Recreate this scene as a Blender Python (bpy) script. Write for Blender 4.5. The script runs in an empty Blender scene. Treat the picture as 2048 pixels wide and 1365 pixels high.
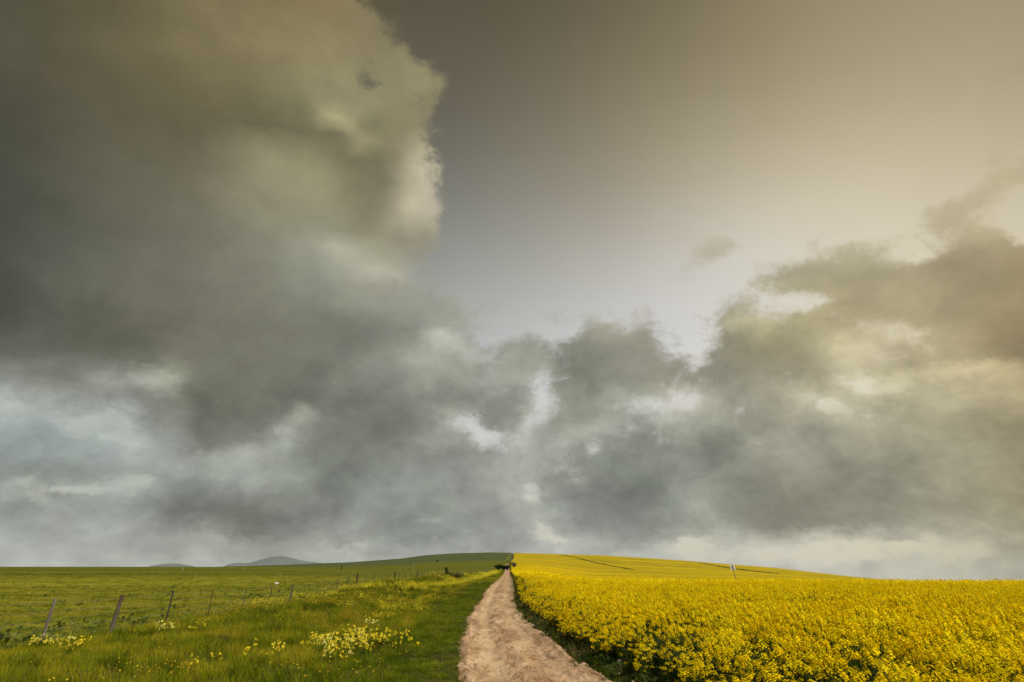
import bpy, bmesh, math, random
import numpy as np
from mathutils import Vector, Matrix
R = math.radians
scene = bpy.context.scene
COL = scene.collection

# ---------------------------------------------------------------- camera
EYE = 1.8
PITCH = R(24.54)
cam_data = bpy.data.cameras.new('camera')
cam_data.sensor_width = 36.0
cam_data.lens = 18.0
cam_data.clip_start = 0.05
cam_data.clip_end = 30000.0
cam = bpy.data.objects.new('camera', cam_data)
cam.location = (0, 0, EYE)
cam.rotation_euler = (math.pi / 2 + PITCH, 0, 0)
COL.objects.link(cam)
scene.camera = cam

# ---------------------------------------------------------------- exposure
scene.view_settings.view_transform = 'Standard'
scene.view_settings.look = 'None'
scene.view_settings.exposure = 0.0
scene.view_settings.gamma = 1.0
scene.cycles.max_bounces = 6
scene.cycles.diffuse_bounces = 2
scene.cycles.transmission_bounces = 3
scene.cycles.transparent_max_bounces = 4
scene.cycles.volume_bounces = 0

# ---------------------------------------------------------------- node helper
def s2l(c):
    c = c / 255.0
    return c / 12.92 if c <= 0.04045 else ((c + 0.055) / 1.055) ** 2.4

class NT:
    def __init__(self, tree):
        self.t = tree; self.n = tree.nodes; self.l = tree.links
    def new(self, typ, **kw):
        n = self.n.new(typ)
        for k, v in kw.items(): setattr(n, k, v)
        return n
    def put(self, sock, v):
        if v is None: return
        if isinstance(v, bpy.types.NodeSocket): self.l.new(v, sock)
        else: sock.default_value = v
    def math(self, op, a, b=None, c=None, clamp=False):
        n = self.new('ShaderNodeMath', operation=op); n.use_clamp = clamp
        for i, v in enumerate((a, b, c)): self.put(n.inputs[i], v)
        return n.outputs[0]
    def vmath(self, op, a, b=None, scale=None):
        n = self.new('ShaderNodeVectorMath', operation=op)
        self.put(n.inputs[0], a)
        if b is not None: self.put(n.inputs[1], b)
        if scale is not None: self.put(n.inputs['Scale'], scale)
        return n.outputs[0]
    def noise(self, vec, scale, detail=4.0, rough=0.55, dist=0.0, lac=2.0):
        n = self.new('ShaderNodeTexNoise')
        self.put(n.inputs['Vector'], vec)
        for k, v in (('Scale', scale), ('Detail', detail), ('Roughness', rough), ('Distortion', dist), ('Lacunarity', lac)):
            self.put(n.inputs[k], v)
        return n
    def maprange(self, v, a, b, c=0.0, d=1.0, smooth=False):
        n = self.new('ShaderNodeMapRange')
        if smooth: n.interpolation_type = 'SMOOTHSTEP'
        n.clamp = True
        for i, x in enumerate((v, a, b, c, d)): self.put(n.inputs[i], x)
        return n.outputs[0]
    def mix(self, f, a, b, blend='MIX'):
        n = self.new('ShaderNodeMix', data_type='RGBA', blend_type=blend)
        n.clamp_factor = True
        self.put(n.inputs[0], f); self.put(n.inputs[6], a); self.put(n.inputs[7], b)
        return n.outputs[2]
    def mixf(self, f, a, b):
        n = self.new('ShaderNodeMix', data_type='FLOAT')
        self.put(n.inputs[0], f); self.put(n.inputs[2], a); self.put(n.inputs[3], b)
        return n.outputs[0]
    def ramp(self, f, stops, interp='LINEAR'):
        n = self.new('ShaderNodeValToRGB'); cr = n.color_ramp; cr.interpolation = interp
        cr.elements[1].position = stops[-1][0]; cr.elements[0].position = stops[0][0]
        for p, c in stops[1:-1]: cr.elements.new(p)
        for e, (p, c) in zip(cr.elements, stops):
            e.color = c if len(c) == 4 else (*c, 1.0)
        self.put(n.inputs[0], f)
        return n
    def comb(self, x, y, z):
        n = self.new('ShaderNodeCombineXYZ')
        for i, v in enumerate((x, y, z)): self.put(n.inputs[i], v)
        return n.outputs[0]
    def sep(self, v):
        n = self.new('ShaderNodeSeparateXYZ'); self.put(n.inputs[0], v)
        return n.outputs

# ---------------------------------------------------------------- sky
# Cloud tones and cloud cover by direction, stored as stereographic rows about the northern horizon.
CLOUD_V = [-0.005, 0.0033, 0.0117, 0.02, 0.0283, 0.0367, 0.045, 0.0533, 0.0617, 0.07, 0.0783, 0.0867, 0.095, 0.1033, 0.1117, 0.12, 0.1283, 0.1367, 0.145, 0.1533, 0.1617, 0.17, 0.1783, 0.1867, 0.195, 0.2033, 0.2117, 0.22, 0.2283, 0.2367, 0.245, 0.2533, 0.2617, 0.27, 0.285, 0.3037, 0.3225, 0.3412, 0.36, 0.3787, 0.3975, 0.4163, 0.435, 0.4537, 0.4725, 0.4912, 0.51, 0.5287, 0.5475, 0.5662, 0.585]
CLOUD = [
[185,188,180,224,185,188,180,224,185,188,180,224,185,188,180,224,185,188,180,224,185,188,180,224,185,188,180,224,185,188,180,224,186,188,180,224,186,189,180,224,186,189,180,224,187,189,181,224,187,190,181,224,187,190,181,224,187,190,181,224,187,190,181,224,187,190,181,224,187,190,181,224,187,190,180,224,187,189,180,224,186,189,179,224,186,189,179,224,186,189,179,224,186,189,179,224,186,188,179,224,186,188,179,224,186,188,179,224,186,188,179,224,186,188,178,224,186,188,178,224,185,188,178,224,185,187,178,224,185,187,177,224,185,187,177,224,186,187,177,224,186,187,177,225,186,188,177,225,186,188,177,225,187,188,176,225,187,188,176,225,187,187,176,225,187,187,175,225,187,188,175,226,188,188,175,226,189,189,176,227,189,189,176,227,190,189,176,227,190,190,176,227,191,190,176,227,191,190,176,227,190,189,174,227,188,187,171,227,187,185,169,226,186,183,167,226,185,182,164,225,184,181,162,225,183,179,160,225,183,179,159,225,183,180,159,225,184,180,159,224,184,180,159,224,184,180,159,224,184,180,159,224],
[184,187,180,224,184,187,180,224,184,187,180,224,184,187,180,224,184,187,180,224,184,187,180,224,184,187,180,224,184,187,179,224,184,186,179,224,184,187,179,224,184,187,178,224,184,187,178,224,184,187,178,224,184,187,178,224,184,187,178,224,184,187,178,224,184,187,178,224,183,186,177,224,182,185,176,224,181,184,175,224,181,184,175,224,181,184,175,224,181,184,175,224,180,183,175,224,180,183,175,224,180,183,175,224,180,183,175,224,180,183,175,224,181,183,175,224,181,184,175,225,181,184,175,225,181,184,175,224,181,184,175,225,181,184,175,225,182,184,174,226,182,184,174,227,183,185,175,229,184,185,175,230,184,186,175,233,185,187,176,234,187,188,176,234,188,189,177,233,189,190,177,235,190,191,178,237,192,192,179,238,194,193,179,238,195,194,180,239,196,195,181,245,197,196,181,252,197,196,181,255,196,194,179,255,193,191,175,255,191,188,171,255,189,186,168,253,187,184,165,247,185,182,162,240,184,180,159,234,183,179,158,230,184,179,158,227,184,179,159,226,184,179,159,226,184,179,159,226,184,179,158,226],
[179,183,177,224,179,183,177,224,180,183,177,224,180,183,177,224,180,183,177,224,180,183,177,224,179,182,176,224,178,182,175,224,178,181,174,224,177,180,173,224,177,180,172,224,176,179,171,219,174,178,169,205,175,178,169,203,176,179,171,214,177,180,171,213,175,178,169,202,173,176,167,187,171,175,166,175,172,175,166,171,172,175,167,164,172,176,167,141,173,176,168,158,172,176,167,202,171,175,167,220,171,175,168,223,172,175,168,224,172,176,169,224,173,176,169,224,174,177,170,224,174,177,170,224,175,178,171,224,176,178,171,223,177,179,171,223,178,180,172,223,179,181,172,222,179,182,173,211,181,183,173,185,182,184,174,191,184,186,176,205,187,189,177,181,190,191,179,148,191,192,180,148,193,193,180,158,195,195,181,133,198,198,183,71,201,200,185,6,203,202,186,0,205,203,187,2,205,203,186,58,204,201,184,115,201,198,180,161,197,194,176,193,193,190,171,213,190,186,167,221,186,182,162,224,182,177,156,224,179,174,153,224,179,174,153,224,180,175,153,224,179,175,152,224,179,174,152,224,179,174,152,224],
[173,177,171,224,173,177,171,224,173,177,172,224,174,177,172,224,174,178,172,224,174,178,172,224,172,176,170,224,171,174,168,224,169,172,165,224,164,168,161,224,158,162,155,223,156,160,153,212,157,161,153,186,160,163,155,186,164,167,159,209,165,168,160,214,163,166,158,204,161,164,156,188,161,164,155,173,162,166,158,165,165,169,160,143,167,171,162,92,167,171,162,117,164,168,160,191,161,165,158,218,161,165,158,223,162,166,159,224,163,167,161,224,164,168,161,224,165,168,162,224,166,169,163,224,168,171,164,222,171,174,167,219,174,177,169,207,176,179,171,188,176,178,170,196,174,176,168,215,173,176,167,216,175,177,168,213,178,181,170,194,184,186,175,126,188,190,178,51,189,191,178,66,188,189,176,151,188,188,174,203,191,190,175,210,195,194,178,198,199,198,181,178,203,201,183,154,206,203,185,127,206,203,184,96,204,201,182,59,201,198,178,0,198,194,173,2,194,190,169,49,189,184,162,159,182,177,154,205,176,170,146,219,173,168,144,223,172,167,143,224,172,166,142,224,172,166,142,224,171,166,142,224],
[166,171,165,224,167,171,165,224,167,171,166,224,167,171,166,223,167,171,165,222,166,170,164,222,164,168,162,222,163,166,160,223,161,165,159,224,160,164,158,224,159,163,156,224,155,159,152,224,153,157,149,223,158,162,154,223,164,167,158,224,161,164,155,224,154,157,148,224,148,151,142,224,147,151,142,224,150,153,145,224,153,156,148,224,154,158,150,223,152,156,148,223,147,152,144,224,144,149,142,224,146,151,144,224,150,155,148,224,154,158,152,224,154,158,152,224,153,156,150,224,153,157,150,223,159,162,155,219,167,170,163,193,174,177,169,117,176,179,170,83,171,174,166,159,164,166,158,214,158,161,152,224,157,160,152,221,163,166,156,204,172,174,163,157,179,181,169,104,179,181,168,111,174,175,162,170,168,168,154,212,165,164,150,223,165,164,149,224,168,167,151,224,173,171,154,224,177,175,157,224,181,179,160,223,184,181,162,222,186,183,162,219,188,184,163,214,189,185,163,200,187,182,159,169,182,176,151,182,174,168,142,214,170,163,138,222,167,161,135,224,166,160,134,224,166,159,134,224,165,159,133,224],
[160,164,158,224,160,165,159,224,161,165,159,224,161,165,159,222,160,165,159,218,159,164,157,215,158,162,156,216,158,162,155,218,157,161,155,221,157,161,155,222,156,159,153,223,149,152,145,223,141,145,138,224,138,141,133,224,135,138,129,224,128,130,121,224,120,122,114,224,118,121,113,224,125,128,121,224,138,142,134,224,145,148,141,224,146,149,142,224,143,147,139,224,140,144,136,224,138,143,136,224,140,145,138,224,144,148,142,224,146,150,144,224,144,148,142,224,142,145,139,224,143,147,140,222,152,155,148,211,163,166,159,165,170,173,165,103,169,173,164,130,161,164,156,198,150,153,146,222,143,146,138,224,142,145,138,224,147,150,142,220,156,158,148,210,163,165,154,199,163,164,152,200,156,157,144,212,148,148,135,222,141,141,127,224,137,136,122,224,136,135,120,224,137,135,120,224,139,137,122,224,142,141,124,224,147,145,128,224,153,150,132,224,159,156,136,224,166,162,140,224,170,165,142,224,169,163,138,224,166,159,132,224,164,157,129,224,162,155,128,224,161,154,127,224,161,154,126,224,161,153,126,224],
[152,156,150,224,153,157,151,224,153,158,151,224,154,159,152,220,156,161,154,211,157,161,155,204,157,161,154,204,156,160,154,207,155,159,153,211,153,157,151,216,148,152,146,219,134,138,131,221,120,123,116,222,112,115,108,223,110,112,105,224,110,112,104,224,111,113,105,224,115,118,110,224,126,129,121,224,134,137,130,224,138,142,134,224,141,144,137,224,140,144,137,224,139,143,136,224,138,143,136,224,139,144,137,224,140,145,138,224,140,145,138,224,139,143,137,224,139,143,136,224,143,146,139,221,151,154,147,212,160,163,155,193,161,164,156,193,155,158,151,210,145,148,141,221,136,139,132,223,132,136,128,224,134,137,130,224,138,141,133,224,145,148,138,223,155,157,146,223,154,156,143,223,145,146,133,224,140,140,127,224,137,136,122,224,133,132,118,224,131,130,115,224,131,130,115,224,131,130,114,224,132,131,115,224,136,135,117,224,143,141,122,224,149,146,126,224,153,149,128,224,156,152,129,224,157,151,126,224,157,150,122,224,157,149,121,224,158,150,121,224,157,150,121,224,157,149,120,224,157,149,120,224],
[144,149,142,224,145,150,143,224,146,150,143,224,147,151,145,220,152,157,150,200,160,165,157,141,163,168,160,179,143,147,140,167,150,154,147,191,149,153,147,204,140,144,138,210,128,132,125,215,122,126,118,220,119,122,114,222,117,120,112,223,118,121,112,224,122,125,116,224,128,131,122,224,133,136,128,224,134,138,130,224,135,138,130,224,136,140,132,224,138,142,135,224,140,144,137,224,140,144,137,224,139,143,136,224,137,142,134,224,136,140,133,224,136,140,133,224,139,142,135,224,146,149,141,220,155,158,150,212,160,163,155,191,152,156,148,211,140,144,136,218,132,135,128,221,128,131,124,222,126,130,122,223,126,130,123,224,129,132,125,224,136,140,130,224,152,156,144,224,155,157,144,224,142,144,131,224,138,138,125,224,137,137,123,224,135,134,119,224,133,132,116,224,132,131,116,224,132,131,115,224,134,132,115,224,137,136,118,224,144,142,123,224,149,146,125,224,152,148,126,224,153,148,125,224,153,147,121,224,153,146,118,224,154,146,117,224,155,147,117,224,155,147,117,224,155,147,117,224,155,146,117,224],
[140,144,137,224,140,145,137,224,140,145,138,224,141,145,138,221,144,149,142,209,168,174,165,130,155,159,152,155,164,169,161,80,166,171,163,68,164,169,163,160,153,158,151,187,139,143,136,204,132,136,129,216,129,133,125,221,129,132,124,223,131,134,126,223,135,138,129,223,138,141,132,223,138,141,132,224,137,140,132,224,135,139,130,224,134,138,130,224,136,141,133,224,140,145,137,224,142,147,139,224,140,145,137,224,137,141,134,224,135,139,131,224,135,138,131,224,138,141,133,223,147,150,142,218,159,162,154,206,162,165,157,148,148,151,143,204,133,136,129,215,128,132,124,216,127,130,123,218,125,129,121,221,123,127,119,223,122,126,118,224,129,133,123,224,150,154,142,224,155,158,145,224,144,146,133,224,137,138,125,224,138,138,124,224,137,137,122,224,136,135,119,224,135,134,118,224,135,134,117,224,136,134,117,224,138,137,119,224,143,141,122,224,148,146,125,224,151,147,125,224,152,148,124,224,152,146,121,224,152,145,117,224,153,145,115,224,153,145,115,224,154,145,115,224,154,145,115,224,154,145,115,224],
[142,148,142,224,142,147,141,224,141,146,140,224,140,145,139,222,141,146,139,216,143,148,141,203,146,151,144,189,142,147,141,188,150,155,148,172,146,151,145,143,160,165,158,116,148,153,146,174,141,145,138,212,138,142,135,219,141,145,137,222,145,149,141,222,149,152,144,222,148,152,143,222,143,148,138,223,137,141,132,224,132,137,128,224,131,135,127,224,133,138,130,224,139,144,136,224,144,148,141,224,143,147,139,224,140,144,136,224,137,141,133,224,137,140,133,224,140,143,136,222,151,153,145,215,165,167,159,198,166,169,160,114,148,151,142,197,133,136,128,210,132,136,128,209,131,135,127,212,126,130,122,217,123,127,119,222,122,126,117,224,126,130,121,224,146,149,138,224,152,156,143,224,144,146,133,224,138,139,126,224,139,140,125,224,140,139,124,224,139,138,122,224,138,137,121,224,137,136,119,224,137,136,119,224,139,137,119,224,142,139,121,224,146,143,123,224,150,146,124,224,167,162,136,224,154,148,122,224,153,146,118,224,152,144,114,224,153,144,114,224,153,145,114,224,153,145,114,224,153,145,114,224],
[150,157,153,224,149,156,151,224,147,154,149,224,145,151,146,224,143,150,144,220,143,149,143,213,142,148,143,207,142,148,142,201,145,150,145,194,149,154,148,189,152,157,151,186,153,158,151,200,152,157,149,214,153,157,149,219,155,159,151,221,157,161,153,221,157,161,152,220,153,157,148,221,143,148,138,222,133,137,128,223,128,133,124,224,128,133,124,224,131,136,128,224,138,143,135,224,144,148,140,224,144,148,140,224,142,146,138,224,141,145,137,223,142,145,137,222,146,149,141,220,157,159,150,211,172,174,165,171,171,174,164,125,149,152,143,194,136,140,131,204,140,143,134,170,137,141,132,197,129,133,124,214,124,128,119,220,123,128,118,223,127,131,121,224,141,145,134,224,148,151,138,224,142,144,131,224,137,138,125,224,139,140,126,224,141,140,125,224,140,140,124,224,140,139,123,224,139,137,121,224,139,137,120,224,140,137,120,224,142,139,121,224,145,142,122,224,150,146,124,224,156,152,127,224,156,151,124,224,155,147,119,224,152,144,114,224,153,144,113,224,153,145,114,224,153,145,114,224,154,145,114,224],
[157,166,162,224,156,164,161,224,155,163,159,224,153,161,157,224,151,158,154,222,148,155,151,218,146,153,149,212,146,153,148,206,149,155,151,197,152,158,153,193,153,159,153,199,154,159,152,209,157,161,153,216,159,164,155,220,161,165,156,221,161,165,156,219,159,163,154,217,152,156,147,218,138,143,133,220,128,132,123,222,125,129,120,224,127,131,122,224,131,135,126,224,138,142,134,224,142,146,138,224,142,146,138,224,141,144,136,223,141,145,137,221,144,147,139,220,149,151,143,216,157,160,151,207,174,177,167,174,173,176,166,162,153,156,146,195,141,145,135,201,142,146,136,175,140,144,134,189,131,135,125,209,126,130,120,218,126,130,120,222,131,134,124,223,140,143,132,224,143,146,134,224,138,140,128,224,137,138,125,224,140,140,126,224,142,141,126,224,142,141,126,224,142,140,124,224,141,140,123,224,141,139,122,224,143,140,122,224,145,143,123,224,149,146,125,224,153,149,126,224,158,153,128,224,159,153,126,224,156,149,120,224,153,145,114,224,153,144,113,224,153,145,113,224,153,145,113,224,153,144,112,224],
[161,170,167,224,160,169,166,224,159,168,165,224,158,167,164,224,156,165,162,223,155,164,161,219,154,163,159,211,155,163,159,202,157,164,160,184,161,167,162,156,156,161,155,195,152,156,149,210,155,158,150,218,157,160,151,221,158,161,152,220,159,162,153,216,155,158,149,207,144,147,138,212,131,135,126,219,124,128,119,222,124,128,118,223,126,130,120,224,130,134,125,224,137,141,132,224,140,144,135,224,140,143,135,223,139,143,134,221,140,143,135,218,144,147,139,214,150,153,144,210,156,159,150,202,172,175,166,191,172,175,165,184,160,163,153,194,151,155,144,198,148,151,140,188,143,147,136,166,134,138,128,202,128,132,122,216,128,131,121,220,133,137,126,222,139,142,131,222,139,141,129,223,135,137,125,223,137,138,125,224,141,141,127,224,144,143,128,224,145,144,128,224,145,143,127,224,145,143,126,224,146,144,126,224,148,146,127,224,152,149,128,223,155,152,129,222,158,154,130,223,161,156,130,224,161,155,127,224,157,150,120,224,153,144,113,224,152,143,111,224,153,143,111,224,153,143,111,224,153,143,111,224],
[163,171,168,224,162,171,168,224,161,170,167,224,159,168,165,223,157,166,163,221,156,165,162,216,156,165,162,203,158,166,162,181,160,168,163,145,186,193,187,74,161,167,160,161,144,148,141,209,140,143,134,219,136,139,130,221,133,135,126,220,142,144,135,212,153,156,146,187,144,148,138,196,129,132,123,216,124,127,117,221,123,127,117,223,125,128,118,224,128,132,122,224,134,137,127,224,140,143,133,223,142,145,136,221,142,145,135,218,142,145,136,212,147,150,141,204,153,155,147,190,154,156,148,175,169,172,163,171,173,176,166,179,164,167,157,190,156,159,148,196,151,154,143,178,148,151,140,128,139,142,132,192,132,135,125,212,130,134,123,217,134,137,127,218,138,140,129,219,135,137,126,220,134,136,124,221,138,138,125,223,142,142,128,223,150,149,133,224,153,151,135,224,148,146,129,224,149,147,130,224,151,149,130,223,155,152,132,221,159,155,133,219,162,157,134,219,163,158,133,221,164,158,131,223,163,156,128,224,158,150,120,224,153,144,112,224,151,142,109,224,152,142,110,224,153,143,110,224,153,143,110,224],
[164,170,166,224,164,171,167,223,163,171,167,222,162,170,167,220,160,168,165,216,159,167,164,208,159,168,164,194,161,168,164,139,169,176,171,98,169,175,169,135,154,158,151,167,137,140,132,208,121,123,115,218,112,114,105,221,111,113,104,220,117,119,110,212,143,146,135,175,151,155,144,176,133,136,126,212,125,128,118,220,123,126,116,223,123,126,116,224,124,127,117,224,129,132,122,223,139,142,131,222,144,147,136,219,146,148,138,214,147,149,140,208,152,155,145,196,156,158,149,174,155,157,149,155,165,168,159,161,174,177,167,177,170,173,162,187,161,163,152,193,152,155,144,176,151,154,143,126,145,148,137,185,138,140,130,205,135,138,127,211,136,139,128,213,137,139,128,214,135,137,125,215,135,137,124,218,139,139,126,220,144,144,129,222,164,163,146,223,153,151,134,224,150,149,131,224,152,150,132,223,156,153,134,220,161,157,136,216,166,161,138,213,167,162,137,216,166,161,135,220,166,160,132,223,165,158,129,224,160,151,121,224,154,144,113,224,152,142,109,224,154,143,111,224,155,144,111,224,156,145,112,224],
[161,166,161,224,163,168,163,222,165,170,165,219,169,175,170,213,173,180,175,201,176,183,179,183,179,187,182,135,186,193,187,79,181,187,181,96,173,179,172,167,144,148,140,195,133,135,126,210,114,115,106,219,106,107,98,222,109,110,99,221,114,115,105,215,132,134,124,186,153,156,144,177,138,141,130,209,126,129,118,220,123,126,115,223,122,124,114,224,119,122,111,224,122,124,114,223,132,135,124,221,141,143,132,217,147,149,138,211,153,155,144,199,159,161,150,166,159,161,151,122,154,157,147,135,158,161,151,173,168,170,160,183,172,174,162,186,172,174,162,192,168,170,158,181,162,164,152,145,153,155,143,158,146,148,137,170,143,145,134,188,142,144,133,201,143,144,132,205,142,144,131,208,142,143,130,212,144,144,130,217,153,153,137,220,150,149,132,222,157,155,138,223,152,150,132,223,155,152,134,220,161,158,138,214,170,166,143,206,173,168,143,201,170,164,138,212,169,163,135,218,169,162,133,221,168,160,130,223,163,154,123,224,158,148,116,224,156,145,112,224,158,146,113,224,160,148,115,224,161,150,116,224],
[153,157,150,223,157,161,154,222,162,167,160,218,172,176,170,206,176,181,174,191,176,181,175,183,170,175,169,187,163,168,161,175,163,168,161,118,161,165,157,186,134,137,128,203,130,131,121,214,112,113,102,220,107,108,97,222,109,110,99,221,114,115,103,218,124,126,115,206,148,151,139,196,146,149,137,212,127,130,118,220,123,125,114,223,120,122,112,224,116,118,108,223,115,117,107,222,120,122,112,219,129,131,121,214,143,145,134,204,156,158,147,165,162,164,153,87,159,161,150,75,151,153,142,148,150,152,142,182,161,163,151,178,163,165,153,178,162,164,152,193,167,169,157,194,170,172,159,176,164,166,154,156,156,158,146,136,153,155,143,142,154,155,143,168,156,157,144,187,157,158,144,196,155,155,140,204,152,152,137,212,152,151,135,218,151,149,133,221,152,149,132,222,154,151,133,220,160,157,137,214,173,169,147,202,182,177,152,160,176,171,145,196,171,165,138,209,172,165,137,215,173,165,135,219,173,164,133,222,171,161,129,224,167,156,122,224,164,152,118,224,164,152,118,224,166,154,119,224,169,156,120,224],
[142,145,136,224,145,148,140,223,148,152,144,221,151,155,147,218,152,155,148,216,151,155,147,213,150,154,147,208,150,153,146,200,151,155,147,151,144,147,138,173,131,132,123,207,129,130,118,216,111,111,100,221,108,108,96,222,110,110,98,222,113,114,102,220,119,120,109,216,137,140,127,212,154,157,143,217,129,132,120,221,121,124,113,223,118,121,110,223,115,117,107,223,113,115,105,221,115,117,107,218,124,125,115,212,139,141,130,191,153,155,143,135,158,160,148,98,153,155,144,144,144,146,135,187,147,149,138,183,162,164,151,129,163,164,152,157,152,153,141,193,147,149,137,201,154,156,144,199,161,163,151,192,163,165,153,180,163,165,153,168,165,166,154,165,169,170,156,166,170,170,155,169,165,165,149,191,159,158,142,206,155,153,137,215,153,151,134,219,153,150,132,220,158,154,135,215,172,168,146,204,190,185,160,122,188,182,156,142,176,170,143,198,175,169,141,204,176,169,139,210,176,168,137,217,177,168,135,222,178,167,133,223,177,164,129,224,173,160,124,224,172,158,122,224,173,159,122,224,174,160,123,224],
[129,131,122,224,132,135,126,224,135,137,128,223,135,138,130,223,135,138,129,222,136,138,129,220,138,140,131,217,143,146,137,210,147,150,141,195,139,142,133,166,140,141,130,205,128,129,116,215,111,111,99,220,109,109,97,222,111,111,99,222,113,114,101,221,116,117,105,219,126,128,115,218,150,153,138,220,127,130,118,222,119,122,111,223,118,120,109,223,115,118,107,223,114,117,106,221,117,119,108,217,124,126,115,210,136,138,127,191,146,148,136,170,148,150,138,177,143,145,133,196,138,140,129,201,146,148,136,187,163,165,152,120,164,165,152,123,147,149,137,192,139,140,129,204,144,145,133,204,155,156,144,200,164,166,153,191,170,171,158,168,173,174,161,136,178,178,163,106,179,178,163,97,172,171,155,169,163,161,145,201,157,155,138,213,154,151,134,218,155,152,133,217,166,162,141,209,188,183,158,157,196,190,162,85,183,177,150,190,181,175,146,192,184,176,145,178,179,171,139,204,177,168,136,216,179,169,136,221,180,168,134,222,179,166,130,223,175,161,124,224,173,158,122,224,172,157,120,224,170,155,119,224],
[116,118,108,224,120,122,112,224,124,126,116,224,125,128,118,224,124,126,116,224,123,124,114,223,125,126,116,220,142,144,133,213,160,162,151,202,155,158,146,181,165,166,152,194,129,129,116,211,113,113,100,218,111,111,98,221,112,112,100,222,113,114,101,222,115,116,103,221,117,119,107,221,128,130,117,221,120,122,111,222,118,121,110,223,118,120,109,223,117,120,109,223,118,120,109,221,121,123,112,217,127,129,117,212,134,136,124,205,138,140,128,203,137,139,128,206,135,136,126,208,136,138,127,206,145,147,135,196,161,163,150,143,164,166,152,87,146,147,134,192,137,139,126,205,147,148,135,205,163,164,151,195,173,174,160,167,176,177,163,119,177,178,164,81,181,180,165,64,181,181,164,58,173,172,155,164,161,160,143,202,155,152,135,213,153,149,132,217,158,154,134,213,176,170,147,197,191,185,158,135,187,180,152,189,186,179,149,188,197,189,156,114,195,186,151,140,185,176,142,205,183,172,139,215,181,170,136,219,186,173,137,221,190,175,136,223,183,167,128,224,168,153,117,224,163,148,112,224,160,145,109,224],
[104,106,95,224,108,110,99,224,110,113,102,224,112,114,104,224,114,116,105,224,120,121,109,223,122,123,111,221,125,126,115,214,147,149,136,192,174,176,161,155,165,166,150,160,130,130,116,198,116,115,102,215,113,113,100,220,113,113,100,222,114,114,101,222,114,115,103,222,115,116,104,222,117,118,106,222,120,122,110,223,122,124,113,223,119,122,111,223,121,123,112,223,124,126,115,221,126,129,118,218,129,132,120,215,132,134,123,212,133,135,123,211,132,134,122,212,133,135,124,212,141,142,132,209,147,149,138,199,161,162,149,131,164,166,151,71,146,147,133,192,137,138,125,206,145,146,133,206,160,161,147,196,170,171,156,174,172,172,158,150,172,172,157,143,175,174,158,138,176,175,157,118,169,167,149,179,155,153,136,203,148,145,128,213,149,146,127,215,160,155,134,210,175,169,145,193,178,171,145,197,177,170,142,194,192,184,152,138,203,194,158,56,199,189,153,188,192,182,146,205,194,183,146,213,199,186,147,217,204,189,148,220,201,185,142,222,181,164,124,224,157,142,107,225,152,137,102,225,149,134,100,225],
[94,96,86,224,97,100,89,224,100,102,91,224,100,102,91,224,100,101,90,224,102,103,91,223,108,109,97,222,116,117,105,218,123,124,112,206,154,155,140,182,170,170,152,173,136,136,121,196,117,117,103,214,114,114,100,220,113,113,100,222,114,114,101,223,115,115,102,223,115,116,103,223,116,117,105,223,121,123,110,223,127,129,116,224,124,127,115,224,127,130,118,223,131,134,122,221,133,135,124,219,135,137,125,216,136,139,127,215,137,139,127,214,137,138,127,214,140,142,131,213,148,149,138,210,152,154,143,200,161,163,150,130,162,164,149,89,144,145,132,194,135,136,123,206,137,137,124,209,143,144,130,206,151,151,137,201,155,155,140,195,160,159,144,191,168,167,150,182,169,168,149,171,157,156,138,189,146,144,126,203,143,140,122,212,147,143,124,214,156,151,130,210,163,157,133,206,165,158,132,203,177,169,140,191,197,187,153,135,202,192,157,178,197,187,151,195,180,170,136,200,173,162,129,210,173,161,126,215,171,157,122,219,162,148,113,223,152,137,103,225,146,131,98,226,145,130,97,225,145,130,96,225],
[87,89,79,224,90,92,81,224,94,96,85,224,98,99,88,224,98,99,87,224,97,97,85,224,97,97,85,223,101,101,89,220,108,107,95,217,116,116,103,212,132,132,117,209,131,131,115,211,117,117,103,217,114,114,100,220,114,114,100,222,114,114,101,223,115,116,102,224,116,116,103,224,116,117,104,224,119,120,108,224,126,128,115,224,128,130,118,224,132,135,123,223,136,139,127,221,139,142,130,219,143,146,133,217,147,149,136,215,149,151,138,213,151,152,140,212,152,153,142,211,153,155,143,207,156,157,146,198,162,163,150,143,159,160,146,126,142,142,129,194,132,133,120,206,132,132,119,210,134,135,121,210,140,140,126,209,145,145,130,205,150,149,134,199,152,151,134,192,152,150,133,186,147,145,128,188,142,140,122,200,141,138,119,210,145,140,120,214,149,143,121,213,151,144,120,211,158,151,125,207,179,171,139,196,197,188,153,191,200,189,154,188,192,181,148,176,181,170,137,189,178,166,131,204,176,163,127,207,172,158,122,217,164,149,113,226,153,138,103,228,146,131,97,228,144,129,96,226,145,130,96,225],
[81,83,74,224,83,85,75,224,86,88,78,224,93,94,83,224,97,98,85,224,96,96,84,224,95,95,82,223,96,96,83,222,100,99,87,220,107,106,93,218,113,112,99,217,116,115,101,217,115,114,101,219,114,114,100,221,115,114,100,223,115,115,101,224,116,116,103,224,116,117,103,224,116,117,104,224,118,119,106,224,122,123,111,224,127,129,117,224,132,135,123,223,139,141,129,221,146,149,136,218,153,155,142,215,158,159,146,212,160,161,148,210,158,160,147,207,156,157,145,205,154,155,144,200,156,157,145,192,160,161,148,160,155,155,141,157,138,138,125,192,130,130,118,202,130,130,117,208,134,134,121,210,138,138,124,209,140,139,125,206,142,141,126,199,144,143,127,191,146,144,127,180,143,141,124,166,141,138,120,188,141,138,118,206,143,138,116,213,144,138,114,215,146,139,114,213,155,147,120,209,178,169,137,203,198,187,152,190,200,190,154,156,193,182,148,150,185,174,139,179,183,170,135,169,179,166,129,187,174,159,123,221,166,150,114,231,156,140,105,232,149,134,99,230,147,132,97,227,147,132,98,225],
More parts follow.
